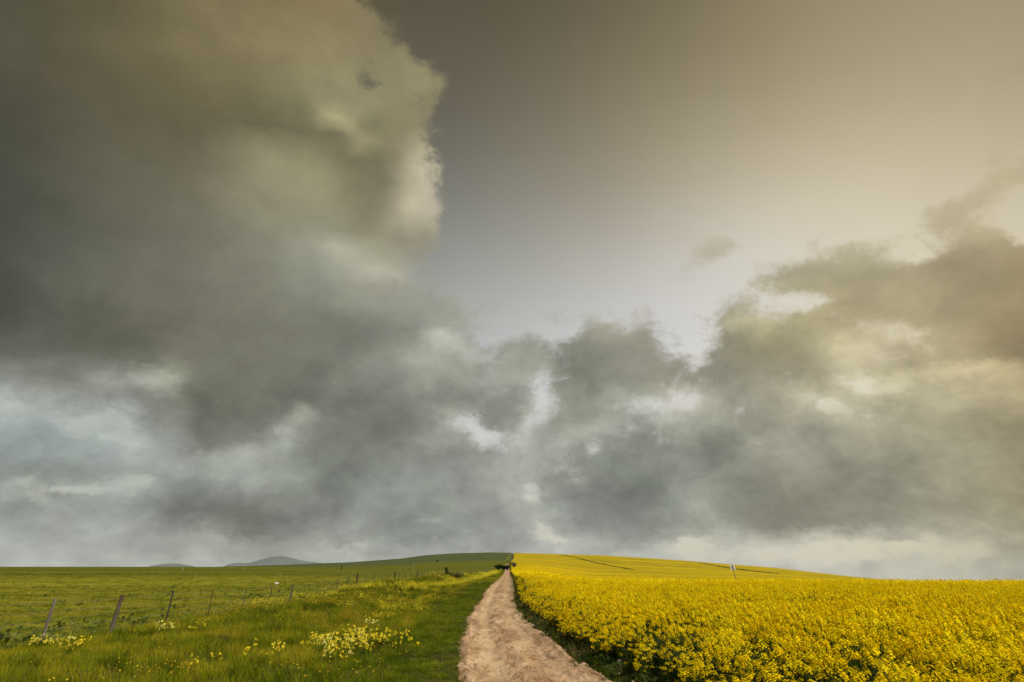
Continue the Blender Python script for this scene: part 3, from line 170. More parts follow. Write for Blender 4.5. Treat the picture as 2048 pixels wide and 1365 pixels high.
def build_world():
    w = bpy.data.worlds.new('World')
    w.use_nodes = True
    T = NT(w.node_tree); T.n.clear()
    tc = T.new('ShaderNodeTexCoord')
    x, y, z = T.sep(tc.outputs['Generated'])
    den = T.math('MAXIMUM', T.math('ADD', y, 1.0), 0.12)
    u = T.math('DIVIDE', x, den); v = T.math('DIVIDE', z, den)
    uv = T.comb(u, v, 0.0)
    uvs = T.comb(u, T.math('MULTIPLY', T.math('POWER', T.math('MAXIMUM', v, 0.0), 0.9), 1.15), 0.3)
    # how lively the cloud detail is: calm high up in the veil, lively in the lower bank
    low = T.maprange(v, 0.10, 0.30, 1.0, 0.0, True)
    # domain warp
    n1 = T.noise(uvs, 8.0, 6.0, 0.62)
    n2 = T.noise(uvs, 26.0, 7.0, 0.68)
    def off(n, a):
        return T.vmath('MULTIPLY', T.vmath('SUBTRACT', n.outputs['Color'], (0.5, 0.5, 0.5)), T.comb(a, a, 0.0))
    w1 = off(n1, 0.03); w2 = off(n2, T.mixf(low, 0.022, 0.034))
    wp = T.vmath('ADD', T.vmath('ADD', uv, w1), w2)
    wu, wv, _ = T.sep(wp)
    hp = T.vmath('ADD', uv, T.vmath('SCALE', w1, scale=0.7))
    G = bpy.data.node_groups.new('sky_tones', 'ShaderNodeTree')
    for nm in ('u', 'v', 'wu', 'wv'): G.interface.new_socket(nm, in_out='INPUT', socket_type='NodeSocketFloat')
    for nm, ty in (('cloud', 'NodeSocketColor'), ('cover', 'NodeSocketFloat'), ('clear', 'NodeSocketColor')):
        G.interface.new_socket(nm, in_out='OUTPUT', socket_type=ty)
    W, T = T, NT(G)
    gi = T.new('NodeGroupInput').outputs; go = T.new('NodeGroupOutput')
    def tone_row(c, t, interp):
        """one row of the table as its own small group; over 32 stops it is split over two ramps"""
        g = bpy.data.node_groups.new('tone_row', 'ShaderNodeTree')
        g.interface.new_socket('t', in_out='INPUT', socket_type='NodeSocketFloat')
        g.interface.new_socket('tone', in_out='OUTPUT', socket_type='NodeSocketColor')
        g.interface.new_socket('cover', in_out='OUTPUT', socket_type='NodeSocketFloat')
        Q = NT(g); i_ = Q.new('NodeGroupInput').outputs[0]; o_ = Q.new('NodeGroupOutput')
        n = len(c)
        if n <= 32:
            r = Q.ramp(i_, [(j / (n - 1), x) for j, x in enumerate(c)], interp)
            Q.l.new(r.outputs[0], o_.inputs[0]); Q.l.new(r.outputs[1], o_.inputs[1])
        else:
            h = n // 2; s = h / (n - 1)
            a = Q.ramp(Q.maprange(i_, 0, s), [(j / h, x) for j, x in enumerate(c[:h + 1])], interp)
            b = Q.ramp(Q.maprange(i_, s, 1), [(j / (n - 1 - h), x) for j, x in enumerate(c[h:])], interp)
            f = Q.math('GREATER_THAN', i_, s)
            Q.l.new(Q.mix(f, a.outputs[0], b.outputs[0]), o_.inputs[0]); Q.l.new(Q.mixf(f, a.outputs[1], b.outputs[1]), o_.inputs[1])
        gn = T.new('ShaderNodeGroup'); gn.node_tree = g; T.l.new(t, gn.inputs[0])
        return gn.outputs[0], gn.outputs[1]
    def grid(pu, pv, rows, vs, chans, interp):
        t = T.maprange(pu, -0.47, 0.47)
        col = alp = None
        for i, r in enumerate(rows):
            w_ = chans
            n = len(r) // w_
            c = [[s2l(r[j * w_ + k]) for k in (0, 1, 2)] + [r[j * w_ + 3] / 255 if chans == 4 else 1.0] for j in range(n)]
            cu, al = tone_row(c, t, interp)
            if col is None: col, alp = cu, al
            else:
                f = T.maprange(pv, vs[i - 1], vs[i])
                col = T.mix(f, col, cu)
                if chans == 4: alp = T.mixf(f, alp, al)
        return col, alp
    C, K = grid(gi[2], gi[3], CLOUD, CLOUD_V, 4, 'CARDINAL')
    S, _a = grid(gi[0], gi[1], CLEAR, CLEAR_V, 3, 'CARDINAL')
    for i, s in enumerate((C, K, S)): T.l.new(s, go.inputs[i])
    T = W
    gn = T.new('ShaderNodeGroup'); gn.node_tree = G
    for i, s in enumerate((u, v, wu, wv)): T.l.new(s, gn.inputs[i])
    C, K, S = gn.outputs
    K = T.math('SUBTRACT', T.math('MULTIPLY', K, 1.25), 0.1)
    # ragged edges: coverage plus fractal noise through a soft threshold
    nk = T.noise(uvs, 24.0, 10.0, 0.70, 0.3)
    nkf = T.math('SUBTRACT', nk.outputs[0], 0.5)
    kk = T.math('ADD', K, T.math('MULTIPLY', nkf, T.mixf(low, 1.7, 1.9)))
    cov = T.maprange(kk, T.mixf(low, 0.22, 0.2), T.mixf(low, 0.76, 0.82), 0.0, 1.0, True)
    # billows inside the clouds
    nb = T.noise(uvs, 17.0, 10.0, 0.62, 0.3)
    nbf = T.math('SUBTRACT', nb.outputs[0], 0.5)
    amp = T.mixf(low, 0.55, 1.2)
    bil = T.math('ADD', 1.0, T.math('MULTIPLY', nbf, amp))
    nf = T.noise(uvs, 40.0, 8.0, 0.66, 0.1)
    bil = T.math('ADD', bil, T.math('MULTIPLY', T.math('SUBTRACT', nf.outputs[0], 0.5), T.mixf(low, 0.15, 0.55)))
    C = T.vmath('SCALE', C, scale=bil)
    col = T.mix(cov, S, C)
    # behind the viewer: plain bright broken overcast
    ng = T.noise(tc.outputs['Generated'], 3.0, 5.0, 0.55)
    back = T.ramp(ng.outputs[0], [(0.35, (0.42, 0.43, 0.43)), (0.65, (1.0, 0.97, 0.9))]).outputs[0]
    fb = T.maprange(y, 0.15, -0.35, 0.0, 1.0, True)
    col = T.mix(fb, col, back)
    bg = T.new('ShaderNodeBackground'); T.put(bg.inputs[0], col); bg.inputs[1].default_value = 1.0
    sky = T.new('ShaderNodeTexSky', sky_type='NISHITA'); sky.sun_disc = False
    sky.sun_elevation = SUN_EL; sky.sun_rotation = SUN_AZ
    sky.dust_density = 4.0
    bs = T.new('ShaderNodeBackground'); T.put(bs.inputs[0], sky.outputs[0]); bs.inputs[1].default_value = 0.1
    mx = T.new('ShaderNodeMixShader'); mx.inputs[0].default_value = 0.015
    T.l.new(bg.outputs[0], mx.inputs[1]); T.l.new(bs.outputs[0], mx.inputs[2])
    out = T.new('ShaderNodeOutputWorld'); T.l.new(mx.outputs[0], out.inputs[0])
    w.cycles.sampling_method = 'MANUAL'; w.cycles.sample_map_resolution = 512
    scene.world = w
build_world()

sun_d = bpy.data.lights.new('sun', 'SUN'); sun_d.energy = 3.4; sun_d.angle = R(12); sun_d.color = (1.0, 0.93, 0.80)
sun = bpy.data.objects.new('sun', sun_d); COL.objects.link(sun)
sun.rotation_euler = Vector((-math.sin(SUN_AZ) * math.cos(SUN_EL), -math.cos(SUN_AZ) * math.cos(SUN_EL), -math.sin(SUN_EL))).to_track_quat('-Z', 'Y').to_euler()
# ---------------------------------------------------------------- terrain
def lerp(a, b, t): return a + (b - a) * t
def sstep(a, b, x):
    t = np.clip((x - a) / (b - a), 0, 1); return t * t * (3 - 2 * t)

# skyline of the hill as seen from the track: bearing in degrees, slope of the sight line
SKY_AZ = np.array([-60, -46, -36, -27.8, -22.4, -18.9, -16, -11.2, -8.8, -6, -2.3, 0, 3.9, 9.0, 13.3, 17.6, 21.9, 25.0, 28.0, 31, 33.0, 36, 40, 60])
SKY_TAN = np.array([.0097, .0092, .0106, .0114, .0149, .0176, .0198, .0262, .0318, .0350, .0368, .0362, .0345, .0318, .0272, .0218, .0152, .0108, .0043, -.0021, -.0056, -.02, -.05, -.05])
TC_R = np.array([0, 30, 43, 55, 97, 178, 330, 700])      # along the track
TC_Z = np.array([0, 0, .06, .62, 1.02, 1.80, 3.10, 6.2])

VN = np.random.default_rng(5)
_tab = VN.random((64, 64))
def vnoise(x, y):
    x = np.asarray(x, float); y = np.asarray(y, float)
    i = np.floor(x).astype(int); j = np.floor(y).astype(int)
    fx = x - i; fy = y - j; fx = fx * fx * (3 - 2 * fx); fy = fy * fy * (3 - 2 * fy)
    g = lambda a, b: _tab[a % 64, b % 64]
    return (g(i, j) * (1 - fx) + g(i + 1, j) * fx) * (1 - fy) + (g(i, j + 1) * (1 - fx) + g(i + 1, j + 1) * fx) * fy - 0.5
def fbm(x, y, o=4, rough=.5):
    s = 0; a = 1; f = 1
    for k in range(o):
        s = s + a * vnoise(x * f + 17.3 * k, y * f + 5.1 * k); a *= rough; f *= 2.03
    return s

# track: distance ahead, left edge, right edge (metres)
TR_Y = np.array([-40, 0, 5, 8, 11.2, 13.9, 18, 25.6, 34, 43, 55, 75, 97, 135, 178, 240, 330, 400, 600, 700])
TR_L = np.array([.2, -.05, -.45, -.70, -.96, -1.19, -1.53, -1.95, -2.25, -2.40, -2.42, -2.50, -2.60, -2.78, -3.0, -3.2, -3.4, -1.3, -.5, -.3])
TR_R = np.array([3.5, 3.05, 2.65, 2.35, 2.0, 1.58, 1.23, .68, .35, .16, .25, .22, .10, -.20, -.55, -1.0, -1.5, .5, .9, 1.1])
def track_l(y): return np.interp(y, TR_Y, TR_L)
def track_r(y): return np.interp(y, TR_Y, TR_R)
def big(x, y):
    """large land form without the small relief"""
    x = np.asarray(x, float); y = np.asarray(y, float)
    r = np.maximum(np.hypot(x, y), .01); az = np.degrees(np.arctan2(x, y))
    tc = (np.interp(r, TC_R, TC_Z) - EYE) / r
    # left field climbs to an even skyline, right field rolls away below the crop horizon
    wl = sstep(35, 260, r)
    tl = lerp(-EYE / r, np.interp(az, SKY_AZ, SKY_TAN), wl * .97)
    tl = np.where(r > 260, np.minimum(tl, np.interp(az, SKY_AZ, SKY_TAN)), tl)
    tr = np.where(r < 80, -EYE / r, -.0092 - 1.06 / r - .004 * (1 - 80 / r))
    kl = sstep(14, 30, -az); kr = sstep(1.0, 9.0, az) * sstep(20, 60, r)
    t = lerp(lerp(tc, tl, kl), tr, kr)
    e = np.interp(az, SKY_AZ, SKY_TAN) - np.where(az > 0, .0018, 0)
    hill = sstep(0, 1, np.clip((np.log(r) - math.log(190)) / (math.log(620) - math.log(190)), 0, 1))
    t = lerp(t, e, hill)
    # beyond the crest the ground falls away
    t = t - .012 * np.clip(1 - 640 / r, 0, 1) - .10 * np.clip(1 - 2000 / r, 0, 1)
    z = EYE + r * t
    back = sstep(60, 110, np.abs(az))
    z = lerp(z, 0.0, back * sstep(5, 60, r))
    return np.where(r < 3, 0, z)
# fence line, base points
FE_Y = np.array([-40, 5, 16, 22, 36, 57, 80, 110, 180, 250, 330])
FE_X = np.array([-11.3, -12.1, -12.6, -13.2, -14.1, -15.0, -14.4, -13.2, -11.2, -9.5, -7.5])
def fence_x(y): return np.interp(y, FE_Y, FE_X)
def height(x, y):
    x = np.asarray(x, float); y = np.asarray(y, float)
    z = big(x, y)
    r = np.hypot(x, y)
    L = track_l(y); Rr = track_r(y); F = fence_x(y)
    near = 1 - sstep(120, 240, r)
    infront = sstep(-30, -5, y) * near
    # track is worn a little below its shoulders
    d = np.minimum(x - L, Rr - x)
    worn = sstep(-.25, .35, d)
    z = z - .17 * worn * infront
    # verge: shallow ditch, then a lumpy bank running along the fence, the field a little lower behind
    w = np.maximum(L - F, 1.0); s = (L - x) / w
    ditch = np.exp(-((s - .42) / .16) ** 2); bank = np.exp(-((s - .80) / .17) ** 2)
    lump = fbm(x * .22 + 3, y * .16, 3)
    inv = sstep(0, .1, s)
    z = z + infront * inv * (-.38 * ditch * (1 + 1.4 * lump) + (.10 + .24 * sstep(18, 34, y)) * bank * (1 + 1.5 * lump) + .34 * fbm(x * .5, y * .42, 3) * np.exp(-((s - .5) / .45) ** 2))
    z = z - infront * .14 * sstep(1.0, 1.6, s)
    fld = infront * sstep(1.1, 1.8, s)
    z = z + fld * .10 * fbm(x * .35, y * .9, 3)
    return z
# ---------------------------------------------------------------- tags and mesh helpers
def tag(o, label=None, cat=None, group=None, kind=None):
    for k, v in (('label', label), ('category', cat), ('group', group), ('kind', kind)):
        if v: o[k] = v
    return o
def mesh_obj(name, verts, faces, mats, midx=None, parent=None, smooth=False):
    me = bpy.data.meshes.new(name)
    me.from_pydata([tuple(map(float, v)) for v in verts], [], faces)
    for m in (mats if isinstance(mats, (list, tuple)) else [mats]): me.materials.append(m)
    if midx is not None: me.polygons.foreach_set('material_index', np.array(midx, dtype=np.int32))
    if smooth: me.polygons.foreach_set('use_smooth', np.ones(len(me.polygons), dtype=bool))
    me.update()
    o = bpy.data.objects.new(name, me); COL.objects.link(o)
    if parent: o.parent = parent
    return o
def grid_obj(name, X, Y, Z, mats, closed=False, smooth=True):
    n, m = X.shape
    co = np.stack([X, Y, Z], -1).reshape(-1, 3).astype(np.float32)
    i, j = np.meshgrid(np.arange(n - 1), np.arange(m if closed else m - 1), indexing='ij')
    j2 = (j + 1) % m
    q = np.stack([i * m + j, (i + 1) * m + j, (i + 1) * m + j2, i * m + j2], -1).reshape(-1, 4)
    me = bpy.data.meshes.new(name)
    me.vertices.add(len(co)); me.vertices.foreach_set('co', co.ravel())
    me.loops.add(q.size); me.loops.foreach_set('vertex_index', q.ravel().astype(np.int32))
    me.polygons.add(len(q)); me.polygons.foreach_set('loop_start', (np.arange(len(q)) * 4).astype(np.int32))
    me.polygons.foreach_set('loop_total', np.full(len(q), 4, dtype=np.int32))
    me.polygons.foreach_set('use_smooth', np.full(len(q), smooth))
    me.update(calc_edges=True); me.validate()
    me.materials.append(mats)
    o = bpy.data.objects.new(name, me); COL.objects.link(o)
    return o
def vattr(o, name, arr):
    a = o.data.attributes.new(name, 'FLOAT', 'POINT'); a.data.foreach_set('value', np.asarray(arr, np.float32).ravel())

def new_mat(name):
    m = bpy.data.materials.new(name); m.use_nodes = True
    T = NT(m.node_tree); T.n.clear()
    return m, T
def finish(T, surf): 
    o = T.new('ShaderNodeOutputMaterial'); T.l.new(surf, o.inputs[0])
def principled(T, col, rough=0.8, spec=0.2, bump=None, metal=0.0):
    b = T.new('ShaderNodeBsdfPrincipled')
    T.put(b.inputs['Base Color'], col); T.put(b.inputs['Roughness'], rough)
    b.inputs['Specular IOR Level'].default_value = spec; b.inputs['Metallic'].default_value = metal
    if bump is not None: T.l.new(bump, b.inputs['Normal'])
    return b.outputs[0]
def leafy(T, col, trans=0.35, tcol=None):
    d = T.new('ShaderNodeBsdfDiffuse'); t = T.new('ShaderNodeBsdfTranslucent')
    T.put(d.inputs[0], col); T.put(t.inputs[0], tcol if tcol is not None else col)
    m = T.new('ShaderNodeMixShader'); m.inputs[0].default_value = trans
    T.l.new(d.outputs[0], m.inputs[1]); T.l.new(t.outputs[0], m.inputs[2])
    return m.outputs[0]
def bumpn(T, h, strength=0.5, dist=0.05):
    b = T.new('ShaderNodeBump'); b.inputs['Strength'].default_value = strength; b.inputs['Distance'].default_value = dist
    T.l.new(h, b.inputs['Height']); return b.outputs[0]
def rgb(*c): return (*c, 1.0)

# ---------------------------------------------------------------- materials
def mat_ground():
    m, T = new_mat('field_green')
    geo = T.new('ShaderNodeNewGeometry'); P = geo.outputs['Position']
    x, y, z = T.sep(P)
    r = T.vmath('LENGTH', T.comb(x, y, 0.0)); r = T.n[-1].outputs['Value']
    band = T.comb(T.math('MULTIPLY', x, 0.022), T.math('MULTIPLY', y, 0.16), 0.0)
    nb = T.noise(band, 1.0, 7.0, 0.65).outputs[0]
    nf = T.noise(T.vmath('MULTIPLY', P, (0.9, 1.8, 1.0)), 1.0, 8.0, 0.7).outputs[0]
    n = T.math('ADD', T.math('MULTIPLY', nb, 0.6), T.math('MULTIPLY', nf, 0.4))
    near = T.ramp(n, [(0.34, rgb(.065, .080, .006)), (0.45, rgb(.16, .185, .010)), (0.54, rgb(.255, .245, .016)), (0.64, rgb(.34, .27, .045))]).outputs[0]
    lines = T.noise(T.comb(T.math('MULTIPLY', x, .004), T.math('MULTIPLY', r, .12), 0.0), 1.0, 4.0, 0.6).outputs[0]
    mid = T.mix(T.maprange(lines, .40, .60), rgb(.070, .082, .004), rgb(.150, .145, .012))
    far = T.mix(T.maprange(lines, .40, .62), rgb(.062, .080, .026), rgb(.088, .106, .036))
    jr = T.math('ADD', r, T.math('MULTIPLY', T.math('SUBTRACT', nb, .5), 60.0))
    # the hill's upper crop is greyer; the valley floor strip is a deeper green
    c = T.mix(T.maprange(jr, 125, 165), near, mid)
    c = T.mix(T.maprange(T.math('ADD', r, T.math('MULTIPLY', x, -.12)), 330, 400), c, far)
    # bare soil and litter under the tall verge grass
    verge = T.new('ShaderNodeAttribute'); verge.attribute_name = 'verge'
    soil = T.mix(T.maprange(nf, .4, .65), rgb(.045, .055, .008), rgb(.11, .10, .018))
    c = T.mix(verge.outputs['Fac'], c, soil)
    h = T.noise(P, 2.5, 8.0, 0.7).outputs[0]
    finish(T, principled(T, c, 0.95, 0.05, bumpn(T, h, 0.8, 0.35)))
    return m

def mat_track():
    m, T = new_mat('sandy_earth')
    P = T.new('ShaderNodeNewGeometry').outputs['Position']
    P2 = T.vmath('MULTIPLY', P, (1.2, 0.35, 1.0))
    n0 = T.noise(P2, 0.8, 5.0, 0.6, 0.6).outputs[0]
    n1 = T.noise(P2, 3.2, 7.0, 0.62, 0.8).outputs[0]
    n2 = T.noise(T.vmath('MULTIPLY', P, (1.9, 0.75, 1.0)), 2.4, 8.0, 0.68, 0.8).outputs[0]
    n3 = T.noise(P, 34.0, 4.0, 0.7).outputs[0]
    n4 = T.noise(T.vmath('MULTIPLY', P, (7.0, .28, 1.0)), 1.0, 5.0, 0.6, 0.4).outputs[0]
    c = T.ramp(n0, [(0.34, rgb(.30, .175, .095)), (0.5, rgb(.48, .31, .175)), (0.64, rgb(.61, .43, .265))]).outputs[0]
    c = T.mix(T.math('MULTIPLY', T.maprange(n1, .52, .64), .45), c, rgb(.36, .27, .17))        # damp grey silt
    c = T.mix(T.math('MULTIPLY', T.maprange(n2, .54, .585), .8), c, rgb(.22, .10, .04))      # red-brown washed streaks
    v = T.new('ShaderNodeTexVoronoi', feature='DISTANCE_TO_EDGE'); 
    T.l.new(T.vmath('ADD', T.vmath('MULTIPLY', P, (1.3, 1.6, 1.0)), T.vmath('SCALE', T.noise(P, 2.0, 5.0, .6).outputs['Color'], scale=.9)), v.inputs['Vector']); v.inputs['Scale'].default_value = .8
    cr = T.math('MULTIPLY', T.maprange(v.outputs['Distance'], 0.0, 0.035, 1.0, 0.0), T.maprange(n1, .50, .55))
    c = T.mix(T.math('MULTIPLY', cr, .85), c, rgb(.16, .09, .045))
    c = T.mix(T.maprange(n4, .52, .64, 0.0, .6), c, rgb(.25, .145, .07))
    lane = T.new('ShaderNodeAttribute'); lane.attribute_name = 'lane'
    c = T.mix(T.math('MULTIPLY', lane.outputs['Fac'], T.maprange(n0, .3, .6, .5, .95)), c, rgb(.60, .43, .26))
    wear = T.new('ShaderNodeAttribute'); wear.attribute_name = 'wear'
    c = T.mix(T.math('MULTIPLY', wear.outputs['Fac'], .75), c, rgb(.15, .085, .045))
    c = T.mix(T.maprange(n3, .35, .7, 0.0, .18), c, rgb(.30, .20, .12))
    h = T.math('ADD', T.math('MULTIPLY', n1, .6), T.math('ADD', T.math('MULTIPLY', n3, .12), T.math('MULTIPLY', cr, -.25)))
    h = T.math('ADD', h, T.math('MULTIPLY', n2, -.25))
    finish(T, principled(T, c, 0.95, 0.08, bumpn(T, h, .8, 0.10)))
    return m

def mat_leafy(name, stops, scale, trans=.35, rnd=.35, stretch=(1, 1, 1), spec=False):
    m, T = new_mat(name)
    P = T.new('ShaderNodeNewGeometry').outputs['Position']
    n = T.noise(T.vmath('MULTIPLY', P, stretch), scale, 4.0, 0.6).outputs[0]
    oi = T.new('ShaderNodeObjectInfo').outputs['Random']
    f = T.math('ADD', n, T.math('MULTIPLY', T.math('SUBTRACT', oi, .5), rnd))
    c = T.ramp(f, stops).outputs[0]
    finish(T, leafy(T, c, trans))
    return m
def mat_plain(name, c1, c2, scale=8.0, rough=.85, spec=.15, bump=.4, bd=.01, stretch=(1, 1, 1)):
    m, T = new_mat(name)
    tc = T.new('ShaderNodeTexCoord').outputs['Object']
    n = T.noise(T.vmath('MULTIPLY', tc, stretch), scale, 6.0, 0.65).outputs[0]
    c = T.mix(T.maprange(n, .35, .65), rgb(*c1), rgb(*c2))
    finish(T, principled(T, c, rough, spec, bumpn(T, n, bump, bd)))
    return m

M_GROUND = mat_ground(); M_TRACK = mat_track()
M_PETAL = mat_leafy('rape_petal', [(.2, rgb(.82, .56, .004)), (.5, rgb(.95, .71, .006)), (.8, rgb(.97, .81, .012))], 1.5, .28, .5)
M_BUD = mat_leafy('rape_bud', [(.3, rgb(.30, .28, .01)), (.7, rgb(.48, .42, .015))], 2.0, .2, .4)
M_RLEAF = mat_leafy('rape_leaf', [(.3, rgb(.022, .040, .010)), (.7, rgb(.060, .090, .022))], 2.0, .3, .4)
M_STEM = mat_leafy('rape_stem', [(.3, rgb(.06, .09, .015)), (.7, rgb(.12, .15, .02))], 2.0, .2, .4)
M_GRASS = mat_leafy('verge_grass', [(.34, rgb(.075, .105, .004)), (.44, rgb(.165, .21, .008)), (.54, rgb(.31, .325, .012)), (.68, rgb(.44, .33, .022))], .45, .40, .30)
M_GRASS2 = mat_leafy('track_side_grass', [(.30, rgb(.062, .098, .005)), (.5, rgb(.13, .18, .007)), (.7, rgb(.25, .26, .012))], .5, .40, .30)
M_DRY = mat_leafy('dry_grass', [(.3, rgb(.22, .16, .06)), (.7, rgb(.38, .28, .12))], 1.0, .3, .4)
M_CROP = mat_leafy('field_crop_leaf', [(.30, rgb(.075, .10, .008)), (.44, rgb(.185, .215, .016)), (.55, rgb(.31, .29, .022)), (.68, rgb(.37, .30, .06))], .22, .35, .34, (1, 1.6, 1))
M_CROPG = mat_leafy('broad_field_leaf', [(.3, rgb(.095, .135, .022)), (.7, rgb(.21, .25, .06))], .6, .3, .5)
M_MUST = mat_leafy('mustard_petal', [(.3, rgb(.80, .62, .02)), (.6, rgb(.88, .74, .06)), (.85, rgb(.90, .82, .25))], 3.0, .25, .5)
M_MUSTY = mat_leafy('mustard_petal_yellow', [(.3, rgb(.68, .56, .02)), (.7, rgb(.84, .74, .06))], 1.0, .25, .5)
M_DOT = mat_leafy('small_flower_petal', [(.3, rgb(.75, .38, .02)), (.7, rgb(.85, .62, .05))], .9, .2, .6)

# ---------------------------------------------------------------- ground sheet
azs = np.radians(np.concatenate([np.linspace(-62, 62, 380), np.linspace(62, 298, 70)[1:-1]]))
rs = np.concatenate([[0.0], np.geomspace(.35, 900, 620), np.geomspace(930, 6200, 40)])
RR, AA = np.meshgrid(rs, azs, indexing='ij')
X = RR * np.sin(AA); Y = RR * np.cos(AA); Z = height(X, Y)
g = grid_obj('ground', X, Y, Z, M_GROUND, closed=True); tag(g, kind='structure')
s_ = (track_l(Y) - X) / np.maximum(track_l(Y) - fence_x(Y), 1)
vg = sstep(-.05, .0, s_) * (1 - sstep(1.0, 1.12, s_)) * (1 - sstep(150, 260, RR))
vg = np.maximum(vg, (X > track_r(Y) - .3) * (RR < 80) * (Y > -40))
vattr(g, 'verge', vg)

# ---------------------------------------------------------------- track
ty = np.concatenate([np.arange(5, 26, .045), np.geomspace(26, 335, 600)])
tu = np.linspace(-.16, 1.16, 90)
TY, TU = np.meshgrid(ty, tu, indexing='ij')
TX = track_l(TY) + TU * (track_r(TY) - track_l(TY))
d = np.minimum(TX - track_l(TY), track_r(TY) - TX) - np.clip((TY - 320) / 15, 0, 1) * 2
rag = d + .12 * fbm(TX * 1.2, TY * .7, 3) + .07 * vnoise(TX * 6, TY * 4)
lift = .125 * np.clip(rag / .16, -1.2, 1)
nearw = 1 - sstep(25, 60, TY)
gx = np.interp(TY, [9, 11.6, 12.3, 13, 14.7, 16.3, 18.3, 21, 25], [.95, .62, .46, .35, .22, -.42, -.55, -.75, -1.0]) + .16 * vnoise(TY * 1.8, TY * 0 + 3.3) + .07 * vnoise(TY * 6, TY * 0 + 9)
gul = np.exp(-((TX - gx - .10 * vnoise(TX * 7, TY * 5)) / (.04 + .08 * (vnoise(TY * 2, TY * 0) + .5))) ** 2) * nearw * np.clip(.15 + 1.6 * vnoise(TY * 1.6, TX * 2), 0, 1)
g2 = np.exp(-((TX - (track_r(TY) - .55 + .25 * vnoise(TY * .9, TY * 0 + 7))) / .10) ** 2) * nearw * np.clip(vnoise(TY * .8, TY * 0 + 2) + .3, 0, 1)
rutL = np.exp(-((TU - .27) / .10) ** 2); rutR = np.exp(-((TU - .72) / .11) ** 2)
rel = -.06 * rutL - .05 * rutR + .028 * np.exp(-((TU - .5) / .09) ** 2) + .05 * fbm(TX * 1.6, TY * .6, 5, .6) * nearw + .022 * fbm(TX * 6, TY * 2.5, 4, .6) * nearw
step = .02 * np.floor(3 * (fbm(TX * .8 + 9, TY * .55, 3) + .5).clip(0, 1)) * nearw
TZ = height(TX, TY) + lift + rel + step - .09 * gul - .05 * g2
t = grid_obj('dirt_track', TX, TY, TZ, M_TRACK); tag(t, kind='structure')
vattr(t, 'lane', np.clip(np.exp(-((TU - .27 + .04 * vnoise(TY * .2, TY * 0)) / .085) ** 2) + .8 * np.exp(-((TU - .74 + .04 * vnoise(TY * .2, TY * 0 + 5)) / .08) ** 2), 0, 1) * (.6 + .8 * vnoise(TX * 3, TY * .7)))
vattr(t, 'wear', np.clip(gul * .9 + g2 * .8, 0, 1))

# ---------------------------------------------------------------- far hills
M_HILL = mat_plain('hazed_hill_scrub', (.135, .155, .145), (.165, .19, .175), .004, .95, .05, 0.2, 2)  # scrub colour made paler and greyer, part of the distance haze painted in
def hill_range(name, prof, D):
    a = np.array([p[0] for p in prof], float); e = np.array([p[1] for p in prof], float)
    az = np.arctan((a - 1024) * math.cos(PITCH) / 1024 )
    tan = (1150 - e) / 1236.0 * np.cos(az)
    aa = np.linspace(az[0], az[-1], 160); tt = np.interp(aa, az, tan)
    k = np.hanning(13); k /= k.sum(); tt = np.convolve(np.pad(tt, 6, mode='edge'), k, 'valid')
    dd = np.linspace(-1, 1, 31)
    DD, AA = np.meshgrid(dd, aa, indexing='ij'); _, HH = np.meshgrid(dd, tt, indexing='ij')
    rr = D * (1 + .16 * DD)
    H = EYE + D * HH; base = -60.0
    Zh = base + (H - base) * np.cos(DD * math.pi / 2) ** 1.2 * (1 + .10 * fbm(AA * 60, DD * 3, 3) * np.abs(DD))
    o = grid_obj(name, rr * np.sin(AA), rr * np.cos(AA), Zh, M_HILL); tag(o, kind='structure')
hill_range('hills', [(230, 1160), (285, 1136), (298, 1131.5), (318, 1128), (338, 1127), (360, 1128.5), (380, 1132), (400, 1136), (420, 1148), (434, 1139), (445, 1131.5), (460, 1126.5), (475, 1125.2), (488, 1127), (502, 1125), (515, 1120), (530, 1115), (545, 1112), (556, 1111.5), (570, 1113.5), (590, 1119), (605, 1122.5), (640, 1126), (690, 1134), (760, 1160)], 4300.0)
